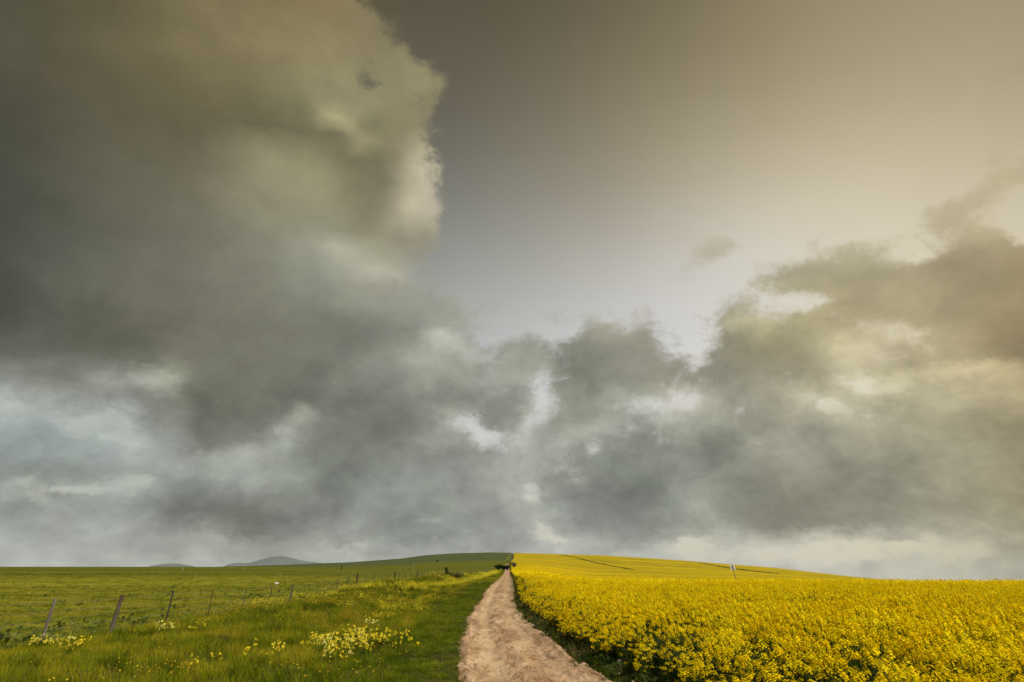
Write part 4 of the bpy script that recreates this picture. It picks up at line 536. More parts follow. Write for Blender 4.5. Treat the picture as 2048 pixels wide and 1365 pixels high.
# ---------------------------------------------------------------- scattering: one object holds its own plants and their places
class Tm:
    """a small plant template: vertices, faces, material index per face"""
    def __init__(self): self.v = []; self.f = []; self.m = []
    def quad(self, a, b, c, d, m):
        i = len(self.v); self.v += [tuple(a), tuple(b), tuple(c), tuple(d)]; self.f.append((i, i + 1, i + 2, i + 3)); self.m.append(m)
    def tri(self, a, b, c, m):
        i = len(self.v); self.v += [tuple(a), tuple(b), tuple(c)]; self.f.append((i, i + 1, i + 2)); self.m.append(m)
    def tube(self, pts, rads, m, n=3):
        base = len(self.v)
        for p, r in zip(pts, rads):
            for k in range(n):
                a = 2 * math.pi * k / n
                self.v.append((p[0] + r * math.cos(a), p[1] + r * math.sin(a), p[2]))
        for i in range(len(pts) - 1):
            for k in range(n):
                k2 = (k + 1) % n
                self.f.append((base + i * n + k, base + i * n + k2, base + (i + 1) * n + k2, base + (i + 1) * n + k)); self.m.append(m)
    def blade(self, p, az, h, w, lean, m, segs=2):
        dx, dy = math.cos(az), math.sin(az); sx, sy = -dy * w / 2, dx * w / 2
        prev = None
        for i in range(segs + 1):
            t = i / segs; o = lean * h * t * t; z = p[2] + h * (t - .25 * lean * t * t); k = 1 - .85 * t
            c = (p[0] + dx * o, p[1] + dy * o, z)
            a = (c[0] - sx * k, c[1] - sy * k, z); b = (c[0] + sx * k, c[1] + sy * k, z)
            if prev: self.quad(prev[0], prev[1], b, a, m)
            prev = (a, b)
    def flower(self, c, s, n, m, petals=2):
        # two crossed petal pairs, slightly cupped, facing n
        n = Vector(n).normalized(); a = n.orthogonal().normalized(); rot = Matrix.Rotation(random.uniform(0, 3.14), 3, n); a = rot @ a; b = n.cross(a)
        for k in range(petals):
            u, w = (a, b) if k == 0 else (b, a)
            L = s * .5; W = s * .26; cc = Vector(c)
            self.quad(cc - u * L - w * W + n * s * .12, cc - u * L + w * W + n * s * .12, cc + u * L + w * W + n * s * .12, cc + u * L - w * W + n * s * .12, m)
    def card(self, c, s, n, m, asp=1.0):
        n = Vector(n).normalized(); a = n.orthogonal().normalized(); a = Matrix.Rotation(random.uniform(0, 6.28), 3, n) @ a; b = n.cross(a); cc = Vector(c)
        self.quad(cc - a * s / 2, cc - b * s * asp / 2, cc + a * s / 2, cc + b * s * asp / 2, m)
    def leaf(self, p, az, L, W, droop, m, up=.3):
        dx, dy = math.cos(az), math.sin(az); sx, sy = -dy * W / 2, dx * W / 2
        b = p; c = (p[0] + dx * L * .5, p[1] + dy * L * .5, p[2] + L * up); e = (p[0] + dx * L, p[1] + dy * L, p[2] + L * up - droop * L)
        self.quad(b, (c[0] - sx, c[1] - sy, c[2] - W * .1), e, (c[0], c[1], c[2] - W * .22), m)
        self.quad(b, (c[0], c[1], c[2] - W * .22), e, (c[0] + sx, c[1] + sy, c[2] - W * .1), m)

def rdir(up=.6):
    a = random.uniform(0, 6.283); return (math.cos(a), math.sin(a), random.uniform(up * .3, up * 2.2))

def scatter(name, temps, mats, pts, cover=None):
    """pts: array of x, y, z, spin, tilt x, tilt y, scale, height scale, template.  cover: (verts, faces, material index) kept as plain mesh."""
    V = []; F = []; Mi = []; tid = []
    for k, t in enumerate(temps):
        b = len(V); V += t.v; F += [tuple(i + b for i in f) for f in t.f]; Mi += t.m; tid += [k] * len(t.v)
    nt = len(V)
    V = np.array(V, np.float32).reshape(-1, 3)
    if cover is not None:
        cv, cf, cm = cover
        F = F + [tuple(int(i) + nt for i in f) for f in cf]; Mi = Mi + [cm] * len(cf)
        V = np.concatenate([V, cv.astype(np.float32)]); tid += [-2] * len(cv)
    b = len(V)
    V = np.concatenate([V, pts[:, :3].astype(np.float32)]); tid += [-1] * len(pts)
    me = bpy.data.meshes.new(name)
    me.vertices.add(len(V)); me.vertices.foreach_set('co', V.ravel())
    lens = np.array([len(f) for f in F], np.int32); flat = np.fromiter((i for f in F for i in f), np.int32, int(lens.sum()))
    me.loops.add(len(flat)); me.loops.foreach_set('vertex_index', flat)
    me.polygons.add(len(F)); me.polygons.foreach_set('loop_start', np.concatenate([[0], np.cumsum(lens)[:-1]]).astype(np.int32))
    me.polygons.foreach_set('loop_total', lens); me.polygons.foreach_set('material_index', np.array(Mi, np.int32))
    me.update(calc_edges=True)
    for m in mats: me.materials.append(m)
    n = len(V)
    def att(nm, typ, arr, key='value'):
        a = me.attributes.new(nm, typ, 'POINT'); a.data.foreach_set(key, arr.ravel())
    att('tid', 'INT', np.array(tid, np.int32))
    rot = np.zeros((n, 3), np.float32); rot[b:, 0] = pts[:, 4]; rot[b:, 1] = pts[:, 5]; rot[b:, 2] = pts[:, 3]
    scl = np.ones((n, 3), np.float32); scl[b:, 0] = scl[b:, 1] = pts[:, 6]; scl[b:, 2] = pts[:, 7]
    kk = np.full(n, -1, np.int32); kk[b:] = pts[:, 8].astype(np.int32)
    att('spin', 'FLOAT_VECTOR', rot, 'vector'); att('size', 'FLOAT_VECTOR', scl, 'vector'); att('pick', 'INT', kk)
    o = bpy.data.objects.new(name, me); COL.objects.link(o)
    G = bpy.data.node_groups.new(name + '_scatter', 'GeometryNodeTree')
    G.interface.new_socket('Geometry', in_out='INPUT', socket_type='NodeSocketGeometry')
    G.interface.new_socket('Geometry', in_out='OUTPUT', socket_type='NodeSocketGeometry')
    T = NT(G); gi = T.new('NodeGroupInput'); go = T.new('NodeGroupOutput')
    def named(nm, typ):
        q = T.new('GeometryNodeInputNamedAttribute', data_type=typ); q.inputs[0].default_value = nm; return q.outputs[0]
    def eq(nm, k):
        c = T.new('FunctionNodeCompare', data_type='INT', operation='EQUAL'); T.l.new(named(nm, 'INT'), c.inputs[2]); c.inputs[3].default_value = k; return c.outputs[0]
    def sepg(k):
        s = T.new('GeometryNodeSeparateGeometry', domain='POINT'); T.l.new(gi.outputs[0], s.inputs[0]); T.l.new(eq('tid', k), s.inputs[1]); return s.outputs[0]
    places = sepg(-1); join = T.new('GeometryNodeJoinGeometry')
    for k in range(len(temps)):
        ip = T.new('GeometryNodeInstanceOnPoints'); T.l.new(places, ip.inputs['Points']); T.l.new(eq('pick', k), ip.inputs['Selection'])
        T.l.new(sepg(k), ip.inputs['Instance']); T.l.new(named('spin', 'FLOAT_VECTOR'), ip.inputs['Rotation']); T.l.new(named('size', 'FLOAT_VECTOR'), ip.inputs['Scale'])
        T.l.new(ip.outputs[0], join.inputs[0])
    if cover is not None: T.l.new(sepg(-2), join.inputs[0])
    T.l.new(join.outputs[0], go.inputs[0])
    md = o.modifiers.new('scatter', 'NODES'); md.node_group = G
    return o

def spread(rng, xr, yr, dens, mask, zoff=0.0, smin=.85, smax=1.15, tilt=.12, picks=(0,), hs=None, zfun=None):
    n = int((xr[1] - xr[0]) * (yr[1] - yr[0]) * dens)
    x = rng.uniform(*xr, n); y = rng.uniform(*yr, n)
    k = rng.random(n) < mask(x, y); x, y = x[k], y[k]; n = len(x)
    z = (zfun or height)(x, y) + zoff
    s = rng.uniform(smin, smax, n); h = s * (hs(x, y) if hs else 1.0) * rng.uniform(.9, 1.1, n)
    return np.stack([x, y, z, rng.uniform(0, 6.283, n), rng.normal(0, tilt, n), rng.normal(0, tilt, n), s, h, rng.choice(picks, n)], -1)
def infan(x, y, lo, hi):
    a = np.degrees(np.arctan2(x, np.maximum(y, .01))); return (a > lo) & (a < hi) & (y > 0)

# ---------------------------------------------------------------- rapeseed crop
random.seed(3)
def rape_near():
    t = Tm(); nb = random.randint(5, 8)
    t.tube([(0, 0, 0), (.01, 0, .45), (0, .01, .92)], [.008, .006, .004], 2)
    tips = [(0, .01, .95, .5)]
    for i in range(nb):
        a = 6.283 * i / nb + random.uniform(-.4, .4); z0 = random.uniform(.30, .72); R_ = random.uniform(.07, .20); z1 = random.uniform(.70, 1.02)
        p1 = (R_ * math.cos(a), R_ * math.sin(a), z1)
        t.tube([(0, 0, z0), (p1[0] * .65, p1[1] * .65, (z0 + z1) / 2 - .02), p1], [.005, .004, .003], 2)
        tips.append((*p1, 0))
    for tx, ty_, tz, _ in tips:
        # raceme: ring of open flowers under a knot of buds
        nf = random.randint(11, 18); H = random.uniform(.05, .10)
        for k in range(nf):
            a = k * 2.4 + random.uniform(-.3, .3); q = k / nf; rr = .012 + .024 * math.sin(min(1, q + .15) * 3.0) + .006 * random.random()
            c = (tx + rr * math.cos(a), ty_ + rr * math.sin(a), tz - H * .7 + H * q * 1.1)
            t.flower(c, random.uniform(.021, .028), (math.cos(a), math.sin(a), .5 + q), 0)
        for k in range(3): t.card((tx + random.uniform(-.006, .006), ty_ + random.uniform(-.006, .006), tz + H * .45), .014, rdir(), 1)
        for k in range(3):
            a = random.uniform(0, 6.28); zz = tz - H - random.uniform(.0, .12)
            t.blade((tx, ty_, zz), a, .05, .004, .8, 2, 1)
    for i in range(13):
        z = random.uniform(.05, .68); t.leaf((0, 0, z), random.uniform(0, 6.28), random.uniform(.10, .24) * (1.15 - z * .8), random.uniform(.05, .09), random.uniform(.1, .5), 3, random.uniform(.1, .6))
    return t
def rape_edge():
    # outer plants branch low and flower all the way down
    t = Tm()
    for i in range(11):
        a = random.uniform(0, 6.28); R_ = random.uniform(.05, .26); z = random.uniform(.38, 1.02)
        p = (R_ * math.cos(a), R_ * math.sin(a), z)
        t.tube([(0, 0, z * .35), (p[0] * .6, p[1] * .6, z * .75), p], [.006, .005, .003], 2)
        nf = random.randint(8, 15)
        for k in range(nf):
            b = k * 2.4; rr = .014 + .020 * random.random()
            t.flower((p[0] + rr * math.cos(b), p[1] + rr * math.sin(b), z - .05 + .075 * k / nf), random.uniform(.020, .027), (math.cos(b), math.sin(b), .6 + k / nf), 0)
        for k in range(2): t.card((p[0], p[1], z + .04), .014, rdir(), 1)
    for i in range(15):
        z = random.uniform(.03, .6); t.leaf((random.uniform(-.06, .06), random.uniform(-.06, .06), z), random.uniform(0, 6.28), random.uniform(.10, .24), random.uniform(.05, .09), random.uniform(.1, .5), 3, random.uniform(.1, .6))
    return t
def rape_mid():
    t = Tm()
    for i in range(9):
        a = random.uniform(0, 6.28); R_ = .26 * math.sqrt(random.random()); z = random.uniform(.72, 1.04)
        p = (R_ * math.cos(a), R_ * math.sin(a), z)
        if i < 4: t.tube([(p[0] * .3, p[1] * .3, .35), p], [.007, .005], 2)
        for k in range(9):
            q = random.uniform(-1, 1); b = random.uniform(0, 6.28)
            t.card((p[0] + .024 * math.cos(b), p[1] + .024 * math.sin(b), z + .045 * q), random.uniform(.028, .042), rdir(.8), 0)
        t.card((p[0], p[1], z + .06), .018, rdir(), 1)
    for i in range(7):
        z = random.uniform(.25, .8); t.leaf((random.uniform(-.1, .1), random.uniform(-.1, .1), z), random.uniform(0, 6.28), random.uniform(.12, .22), random.uniform(.05, .09), .3, 3, .4)
    return t
def rape_far():
    t = Tm()
    for i in range(34):
        a = random.uniform(0, 6.28); R_ = .75 * math.sqrt(random.random())
        t.card((R_ * math.cos(a), R_ * math.sin(a), random.uniform(.82, 1.10)), random.uniform(.07, .13), rdir(.8), 0 if random.random() < .88 else 1, 1.0)
    for i in range(6):
        a = random.uniform(0, 6.28); R_ = .7 * math.sqrt(random.random()); t.leaf((R_ * math.cos(a), R_ * math.sin(a), .7), a, .25, .12, .2, 3, .5)
    return t
def crop_edge(y): return track_r(y) + .42
rng = np.random.default_rng(11)
def m_near(x, y):
    e = x - crop_edge(y) + .25 * vnoise(x * .8, y * .8)
    gap = fbm(x * 1.1, y * 1.1, 3)
    return np.where((e > 0) & infan(x, y, -12, 62) & (np.hypot(x, y) < 22), np.clip(1.12 + 1.9 * gap, .35, 1), 0)
def m_mid(x, y):
    e = x - crop_edge(y) + .25 * vnoise(x * .8, y * .8); r = np.hypot(x, y)
    gap = fbm(x * .55, y * .55, 3)
    return np.where((e > 0) & infan(x, y, -6, 56) & (r >= 22) & (r < 70), np.clip(1.0 + 2.2 * gap, .2, 1) * (1 - .35 * sstep(40, 70, r)), 0)
def m_far(x, y):
    e = x - crop_edge(y); r = np.hypot(x, y); gap = fbm(x * .12, y * .12, 3)
    return np.where((e > 0.3) & infan(x, y, -2, 50) & (r >= 60) & (r < 300), np.clip(1.1 + gap, .3, 1) * np.clip(1.3 - r / 260, .2, 1), 0)
def edge_h(x, y):
    e = x - crop_edge(y); return np.interp(e, [-.3, 0, .5, 1.3, 3], [.42, .50, .68, .90, 1.03]) + .16 * fbm(x * .45, y * .45, 3)
pts = np.concatenate([
    spread(rng, (.5, 22), (.3, 22), 16, m_near, 0, .9, 1.15, .09, (0, 1, 2, 3, 4), edge_h),
    spread(rng, (-1, 60), (12, 70), 11, m_mid, 0, .85, 1.15, .07, (5, 6, 7, 8), edge_h),
    spread(rng, (-4, 235), (30, 300), 1.25, m_far, 0, .85, 1.2, .03, (9, 10, 11), lambda x, y: 1 + .06 * fbm(x * .2, y * .2, 2))])
e_ = pts[:, 0] - crop_edge(pts[:, 1])
sw = (e_ < .9) & (np.hypot(pts[:, 0], pts[:, 1]) < 45) & (rng.random(len(pts)) < .8)
pts[sw, 8] = rng.integers(12, 15, sw.sum()); pts[sw, 6] *= 1.15
print('rape points', len(pts))
# closed leafy canopy under the flowers; away from the viewer the flower heads close into a sheet
ca = np.linspace(0, 1, 260); cr = np.concatenate([np.geomspace(2.5, 60, 150), np.geomspace(62, 1500, 260)])
CR, CA = np.meshgrid(cr, ca, indexing='ij')
yy = CR.copy()
for _ in range(6): yy = np.sqrt(np.maximum(CR ** 2 - (crop_edge(yy) + .35) ** 2, .3))
a0 = np.arctan2(crop_edge(yy) + .35, yy); AZ = a0 + (R(62) - a0) * CA ** 1.6
CX = CR * np.sin(AZ); CY = CR * np.cos(AZ)
hgt = np.interp(CR, [0, 20, 45, 90, 1500], [.40, .50, .70, .94, 1.02])
inn = np.clip(CA * CR * .9 / .8, 0, 1)
CZ = height(CX, CY) + hgt * np.clip(inn + np.clip((CR - 60) / 60, 0, .0), .02, 1) + (.16 * fbm(CX * 1.1, CY * 1.1, 3) * np.interp(CR, [0, 80, 200], [1, .6, .2]) + .10 * fbm(CX * .16, CY * .16, 3)) * inn
nA, nB = CX.shape
ii, jj = np.meshgrid(np.arange(nA - 1), np.arange(nB - 1), indexing='ij')
cq = np.stack([ii * nB + jj, (ii + 1) * nB + jj, (ii + 1) * nB + jj + 1, ii * nB + jj + 1], -1).reshape(-1, 4)
def mat_canopy():
    m, T = new_mat('rape_canopy')
    P = T.new('ShaderNodeNewGeometry').outputs['Position']; x, y, z = T.sep(P)
    T.vmath('LENGTH', T.comb(x, y, 0.0)); r = T.n[-1].outputs['Value']
    n = T.noise(P, 5.0, 7.0, .7).outputs[0]
    nl = T.noise(T.vmath('MULTIPLY', P, (.35, 1.0, 1.0)), .09, 6.0, .62).outputs[0]
    nh = T.noise(T.comb(T.math('MULTIPLY', x, .006), T.math('MULTIPLY', r, .05), 0.0), 1.0, 5.0, .6).outputs[0]
    leaf = T.mix(T.maprange(n, .4, .6), rgb(.02, .035, .008), rgb(.055, .08, .015))
    yel = T.mix(T.maprange(n, .35, .65), rgb(.38, .265, .002), rgb(.64, .46, .004))
    yel = T.mix(T.maprange(nh, .47, .60, 0, .8), yel, rgb(.36, .28, .01))
    flowers = T.maprange(T.math('ADD', n, T.math('MULTIPLY', T.math('SUBTRACT', nl, .5), .5)), T.maprange(r, 25, 85, .62, .32), T.maprange(r, 25, 85, .72, .46))
    c = T.mix(flowers, leaf, yel)
    thin = T.math('MULTIPLY', T.maprange(T.math('ADD', nl, T.math('MULTIPLY', nh, .5)), .74, .86), T.maprange(r, 300, 420))
    c = T.mix(T.math('MULTIPLY', thin, .55), c, rgb(.10, .11, .02))
    finish(T, principled(T, c, .95, .03, bumpn(T, n, 1.0, .25)))
    return m
M_CANOPY = mat_canopy()
crop = scatter('rapeseed_crop', [rape_near() for _ in range(5)] + [rape_mid() for _ in range(4)] + [rape_far() for _ in range(3)] + [rape_edge() for _ in range(3)],
               [M_PETAL, M_BUD, M_STEM, M_RLEAF, M_CANOPY], pts, (np.stack([CX, CY, CZ], -1).reshape(-1, 3), cq, 4))
tag(crop, 'dense yellow rapeseed in full flower filling the field beside the track', 'rapeseed', kind='stuff')

# ---------------------------------------------------------------- verge grass
def tuft(n, h, w, R_, lean, m, dry=0, seeds=False):
    t = Tm()
    for i in range(n):
        a = random.uniform(0, 6.28); q = R_ * math.sqrt(random.random())
        t.blade((q * math.cos(a), q * math.sin(a), -.02), a + random.uniform(-1.2, 1.2), h * random.uniform(.55, 1.15), w * random.uniform(.7, 1.2), random.uniform(.1, lean), dry if (dry and random.random() < .08) else m, 2)
    return t
def sv(x, y): return (track_l(y) - x) / np.maximum(track_l(y) - fence_x(y), 1.0)
def m_verge(r0, r1):
    def f(x, y):
        s = sv(x, y) + .05 * vnoise(x * .7, y * .7); r = np.hypot(x, y); d = track_l(y) - x
        k = (s < 1.06) & (d > -.16 + .8 * (fbm(x * 1.7, y * 1.1, 3))) & infan(x, y, -52, 3) & (r >= r0) & (r < r1)
        return np.where(k, 1.0, 0)
    return f
def vh(x, y):
    s = sv(x, y); d = track_l(y) - x
    return np.interp(d, [-.2, .3, .9, 2], [.30, .40, .7, 1]) * (1 + .9 * fbm(x * .5, y * .5, 3)) * np.interp(s, [0, .3, .8, 1.05], [.8, .95, 1.0, .55])
def vpick(p):
    d = track_l(p[:, 1]) - p[:, 0]; g = d < 2.4 + 1.5 * fbm(p[:, 0] * .3, p[:, 1] * .3, 2)
    p[:, 8] = np.where(g, p[:, 8] % 2 + 3, p[:, 8]); return p
pg = np.concatenate([
    vpick(spread(rng, (-20, 1), (8, 34), 22, m_verge(9, 34), 0, .8, 1.2, .15, (0, 1, 2), vh)),
    vpick(spread(rng, (-24, 1), (30, 80), 9, m_verge(34, 80), 0, 1.2, 1.8, .12, (0, 1, 2), lambda x, y: vh(x, y) * .62)),
    spread(rng, (-22, 1), (70, 260), 2.2, m_verge(80, 260), 0, 2.2, 3.2, .08, (0, 1, 2), lambda x, y: vh(x, y) * .4)])
print('grass points', len(pg))
gr = scatter('verge_grass', [tuft(46, .26, .009, .13, .9, 0, 2), tuft(40, .32, .009, .14, .8, 0, 2), tuft(40, .22, .010, .14, 1.0, 0), tuft(50, .20, .009, .14, .9, 1), tuft(46, .24, .010, .15, .9, 1, 2)],
             [M_GRASS, M_GRASS2, M_DRY], pg)
tag(gr, 'tall unmown olive green grass growing on the verge between track and fence', 'grass', kind='stuff')

# ---------------------------------------------------------------- low crop in the fenced field
def rosette(n, L, W, m):
    t = Tm()
    for i in range(n):
        t.leaf((random.uniform(-.04, .04), random.uniform(-.04, .04), 0), random.uniform(0, 6.28), L * random.uniform(.6, 1.2), W * random.uniform(.7, 1.2), random.uniform(.0, .5), m, random.uniform(.3, 1.0))
    return t
def m_field(r0, r1, k=1.0):
    def f(x, y):
        s = sv(x, y); r = np.hypot(x, y)
        return np.where((s > 1.02) & infan(x, y, -54, -8) & (r >= r0) & (r < r1), k, 0)
    return f
def fpick(p):
    near = np.clip(1.0 - np.hypot(p[:, 0], p[:, 1]) / 36, .03, .5) * (vnoise(p[:, 0] * .3, p[:, 1] * .5) + .9)
    k = rng.random(len(p)) < near; p[:, 8] = np.where(k, p[:, 8] % 2 + 3, p[:, 8] % 3); return p
pf = np.concatenate([
    fpick(spread(rng, (-45, -11), (8, 48), 11, m_field(12, 45), 0, .8, 1.25, .15, (0, 1, 2, 3, 4), lambda x, y: 1 + .8 * fbm(x * .3, y * .6, 3))),
    fpick(spread(rng, (-85, -12), (25, 95), 3.2, m_field(45, 95), 0, 1.3, 2.0, .1, (0, 1, 2), lambda x, y: .7 * (1 + .8 * fbm(x * .1, y * .4, 3)))),
    spread(rng, (-150, -12), (50, 180), .5, m_field(95, 175), 0, 2.6, 3.8, .06, (0, 1, 2), lambda x, y: .35 * (1 + .8 * fbm(x * .05, y * .25, 3)))])
print('field points', len(pf))
fc = scatter('field_crop', [tuft(34, .15, .012, .17, 1.0, 0), tuft(30, .17, .012, .18, 1.1, 0), tuft(30, .13, .013, .18, 1.0, 0), rosette(12, .14, .06, 1), rosette(9, .18, .08, 1)], [M_CROP, M_CROPG], pf)
tag(fc, 'short green crop covering the wide field behind the wire fence', 'crop', kind='stuff')

# ---------------------------------------------------------------- small orange-yellow flowers through the verge
def dots():
    t = Tm()
    for i in range(6):
        x, y, z = random.uniform(-.3, .3), random.uniform(-.3, .3), random.uniform(.2, .34)
        t.tube([(x, y, 0), (x, y, z)], [.002, .002], 1); t.flower((x, y, z), .022, rdir(1), 0); t.card((x, y, z + .004), .014, (0, 0, 1), 0)
    return t
def m_dots(x, y):
    s = sv(x, y); r = np.hypot(x, y); n = fbm(x * .35 + 5, y * .35, 3)
    return np.where((s > .12) & (s < 1.0) & infan(x, y, -50, 0) & (r > 9) & (r < 60), np.clip(.18 + 2.2 * n, .03, 1), 0)
pd = spread(rng, (-20, 0), (8, 58), 6, m_dots, 0, .9, 1.3, .1, (0, 1), lambda x, y: np.clip(vh(x, y), .5, 1.5))
dt = scatter('small_wildflowers', [dots(), dots()], [M_DOT, M_STEM], pd)
tag(dt, 'tiny orange yellow wildflowers dotted through the verge grass', 'wildflowers', kind='stuff')

# ---------------------------------------------------------------- weeds and dry grass along the crop edge
def m_weed(x, y):
    d = x - track_r(y); r = np.hypot(x, y)
    return np.where((d > -.15 + .4 * fbm(x * 1.5, y * 1.2, 3)) & (d < .9) & (r > 6) & (r < 90), np.clip(.8 - r / 140, .15, 1), 0)
pw = spread(rng, (-1.5, 5), (6, 90), 26, m_weed, 0, .8, 1.5, .15, (0, 0, 1, 2, 3), lambda x, y: 1 + fbm(x, y * .6, 3))
def m_mid_track(x, y):
    u = (x - track_l(y)) / (track_r(y) - track_l(y))
    return np.where((np.abs(u - .47) < .13) & (y > 7), np.clip(1.4 * fbm(x * 1.1, y * .6, 3) - .12, 0, 1) * .5, 0)
pw = np.concatenate([pw, spread(rng, (-3, 3), (7, 60), 14, m_mid_track, -.01, .35, .7, .15, (0, 1, 3), None)])
wd = scatter('track_weeds', [tuft(26, .16, .011, .10, 1.1, 1), rosette(14, .13, .05, 3), rosette(12, .17, .05, 3), tuft(24, .2, .008, .1, 1.0, 2)], [M_GRASS, M_GRASS2, M_DRY, M_RLEAF], pw)
tag(wd, 'dark green weeds and dry grass between the track and the rapeseed', 'weeds', kind='stuff')

# ---------------------------------------------------------------- loose clods and stones on the track
def clod(s, m):
    t = Tm(); bm = bmesh.new(); bmesh.ops.create_icosphere(bm, subdivisions=1, radius=s)
    for v in bm.verts: v.co *= random.uniform(.7, 1.2); v.co.z *= .6
    t.v = [tuple(v.co) for v in bm.verts]; t.f = [tuple(v.index for v in f.verts) for f in bm.faces]; t.m = [m] * len(t.f); bm.free(); return t
def m_clod(x, y):
    u = (x - track_l(y)) / (track_r(y) - track_l(y)); k = (u > -.03) & (u < 1.08)
    edge = np.minimum(np.abs(u), np.abs(1 - u)); 
    return np.where(k, np.clip(.25 + 1.6 * fbm(x * 1.2, y * .7, 3) + .9 * np.exp(-(edge / .08) ** 2), .04, 1), 0)
pc = spread(rng, (-3.2, 3.2), (6, 42), 26, m_clod, .055, .35, 1.5, .3, (0, 0, 0, 1, 1, 2), None)
M_CLOD = mat_plain('clod_earth', (.26, .16, .085), (.50, .36, .21), 6, .95, .05, .3)
cs = scatter('loose_stones', [clod(.012, 0), clod(.019, 0), clod(.030, 0)], [M_CLOD], pc)
tag(cs, 'loose stones and clods of earth strewn over the dirt track', 'stones', kind='stuff')
# ---------------------------------------------------------------- wire fence
def empty(name, loc, label, cat, group=None):
    e = bpy.data.objects.new(name, None); COL.objects.link(e); e.location = loc; e.empty_display_size = .2
    tag(e, label, cat, group); return e
def tube_mesh(pts, rads, n=8, seed=0, rough=0.0, cap=True):
    rg = random.Random(seed); V = []; F = []
    for i, (p, r) in enumerate(zip(pts, rads)):
        p = Vector(p); q = Vector(pts[min(i + 1, len(pts) - 1)]) - Vector(pts[max(i - 1, 0)]); q.normalize()
        a = q.orthogonal().normalized() if abs(q.z) < .9 else Vector((1, 0, 0)).cross(q).normalized(); b = q.cross(a)
        for k in range(n):
            t_ = 6.2832 * k / n; rr = r * (1 + rough * rg.uniform(-1, 1))
            V.append(p + a * math.cos(t_) * rr + b * math.sin(t_) * rr)
    for i in range(len(pts) - 1):
        for k in range(n): F.append((i * n + k, i * n + (k + 1) % n, (i + 1) * n + (k + 1) % n, (i + 1) * n + k))
    if cap: F.append(tuple(range(n))[::-1]); F.append(tuple((len(pts) - 1) * n + k for k in range(n)))
    return V, F
M_POST = mat_plain('weathered_post_wood', (.045, .032, .023), (.14, .11, .085), 9, .9, .1, .8, .02, (1, 1, .15))
M_POSTD = mat_plain('dark_post_wood', (.025, .018, .014), (.08, .058, .042), 9, .9, .1, .8, .02, (1, 1, .15))
M_POSTG = mat_plain('grey_post_wood', (.085, .068, .054), (.20, .17, .14), 9, .9, .1, .8, .02, (1, 1, .15))
M_WIRE = mat_plain('fence_wire', (.12, .11, .10), (.22, .20, .18), 5, .6, .4, 0)
M_PALE = mat_plain('pale_stake', (.26, .27, .20), (.38, .38, .30), 5, .8, .2, .2)

fx = lambda y: float(fence_x(y))
fz = lambda y: float(height(fx(y), y))
fence = empty('wire_fence', (fx(16), 16, fz(16)), 'leaning old wooden fence posts strung with wire along the green field', 'fence')
def fpart(name, V, F, mat, lab=None, smooth=True):
    o = mesh_obj(name, [Vector(v) - fence.location for v in V], F, mat, parent=fence, smooth=smooth)
    if lab: o['label'] = lab
    return o
random.seed(8)
# y, top z above the land, radius, lean across (rad), material
posts = [(8.6, 1.25, .05, .03, M_POST), (12.2, 1.2, .045, -.02, M_POSTD),
         (15.8, 1.20, .034, .00, M_POSTG), (18.8, 1.20, .062, .04, M_POST), (22.2, 1.23, .034, .01, M_POSTD), (36.4, 1.25, .054, .05, M_POST),
         (54.2, 1.30, .068, .01, M_POSTD), (70.2, 1.36, .080, .03, M_POSTD), (84.5, 1.36, .085, .02, M_POSTD)]
yy_ = 101.0
while yy_ < 300: posts.append((yy_, 1.15, .08, random.uniform(-.03, .04), random.choice([M_POST, M_POSTD]))); yy_ += random.uniform(14, 17)
for i, (y, h, r, ln, m) in enumerate(posts):
    x, z = fx(y), float(big(fx(y), y)); zb = fz(y) - .35
    top = z + h; n = 7
    P_ = [(x + ln * (k / (n - 1)) * (top - zb) + random.uniform(-.3, .3) * r * .3, y + random.uniform(-.3, .3) * r * .3, zb + (top - zb) * k / (n - 1)) for k in range(n)]
    V, F = tube_mesh(P_, [r * random.uniform(.88, 1.1) for k in range(n)], 8, i, .10)
    fpart('post', V, F, m, 'thin pale grey leaning post' if m is M_POSTG else ('thickest brown leaning post' if y == 18.8 else None), smooth=False)
drops = [25.6, 29.2, 33.0, 40.0, 43.6, 47.1, 50.7, 57.6, 61.1, 64.2, 67.4, 73, 76.5, 80.4, 88.2, 91.9, 96.8, 105, 109, 113, 120, 124, 129, 137, 142, 148, 154, 161, 168]
for i, y in enumerate(drops):
    x, z = fx(y), float(big(fx(y), y)); r = .026 if y == 33.0 else .017 + .00012 * y; ln = random.uniform(-.03, .05); h = random.uniform(1.12, 1.25); b = fz(y) - .02
    V, F = tube_mesh([(x, y, b), (x + ln * .6, y, (b + z + h) / 2), (x + ln * 1.2 + random.uniform(-.02, .02), y, z + h)], [r, r * .9, r], 5, i, .08)
    fpart('dropper', V, F, random.choice([M_POSTD, M_POST]), smooth=False)
for k in range(5):
    hh = .22 + .22 * k; ys = np.concatenate([np.linspace(8.6, 60, 60), np.linspace(62, 250, 50)])
    V, F = tube_mesh([(fx(y), y, float(big(fx(y), y)) + hh + .015 * math.sin(y * .7 + k)) for y in ys], [.0035 + .00003 * y for y in ys], 4, k, 0)
    fpart('wire', V, F, M_WIRE)

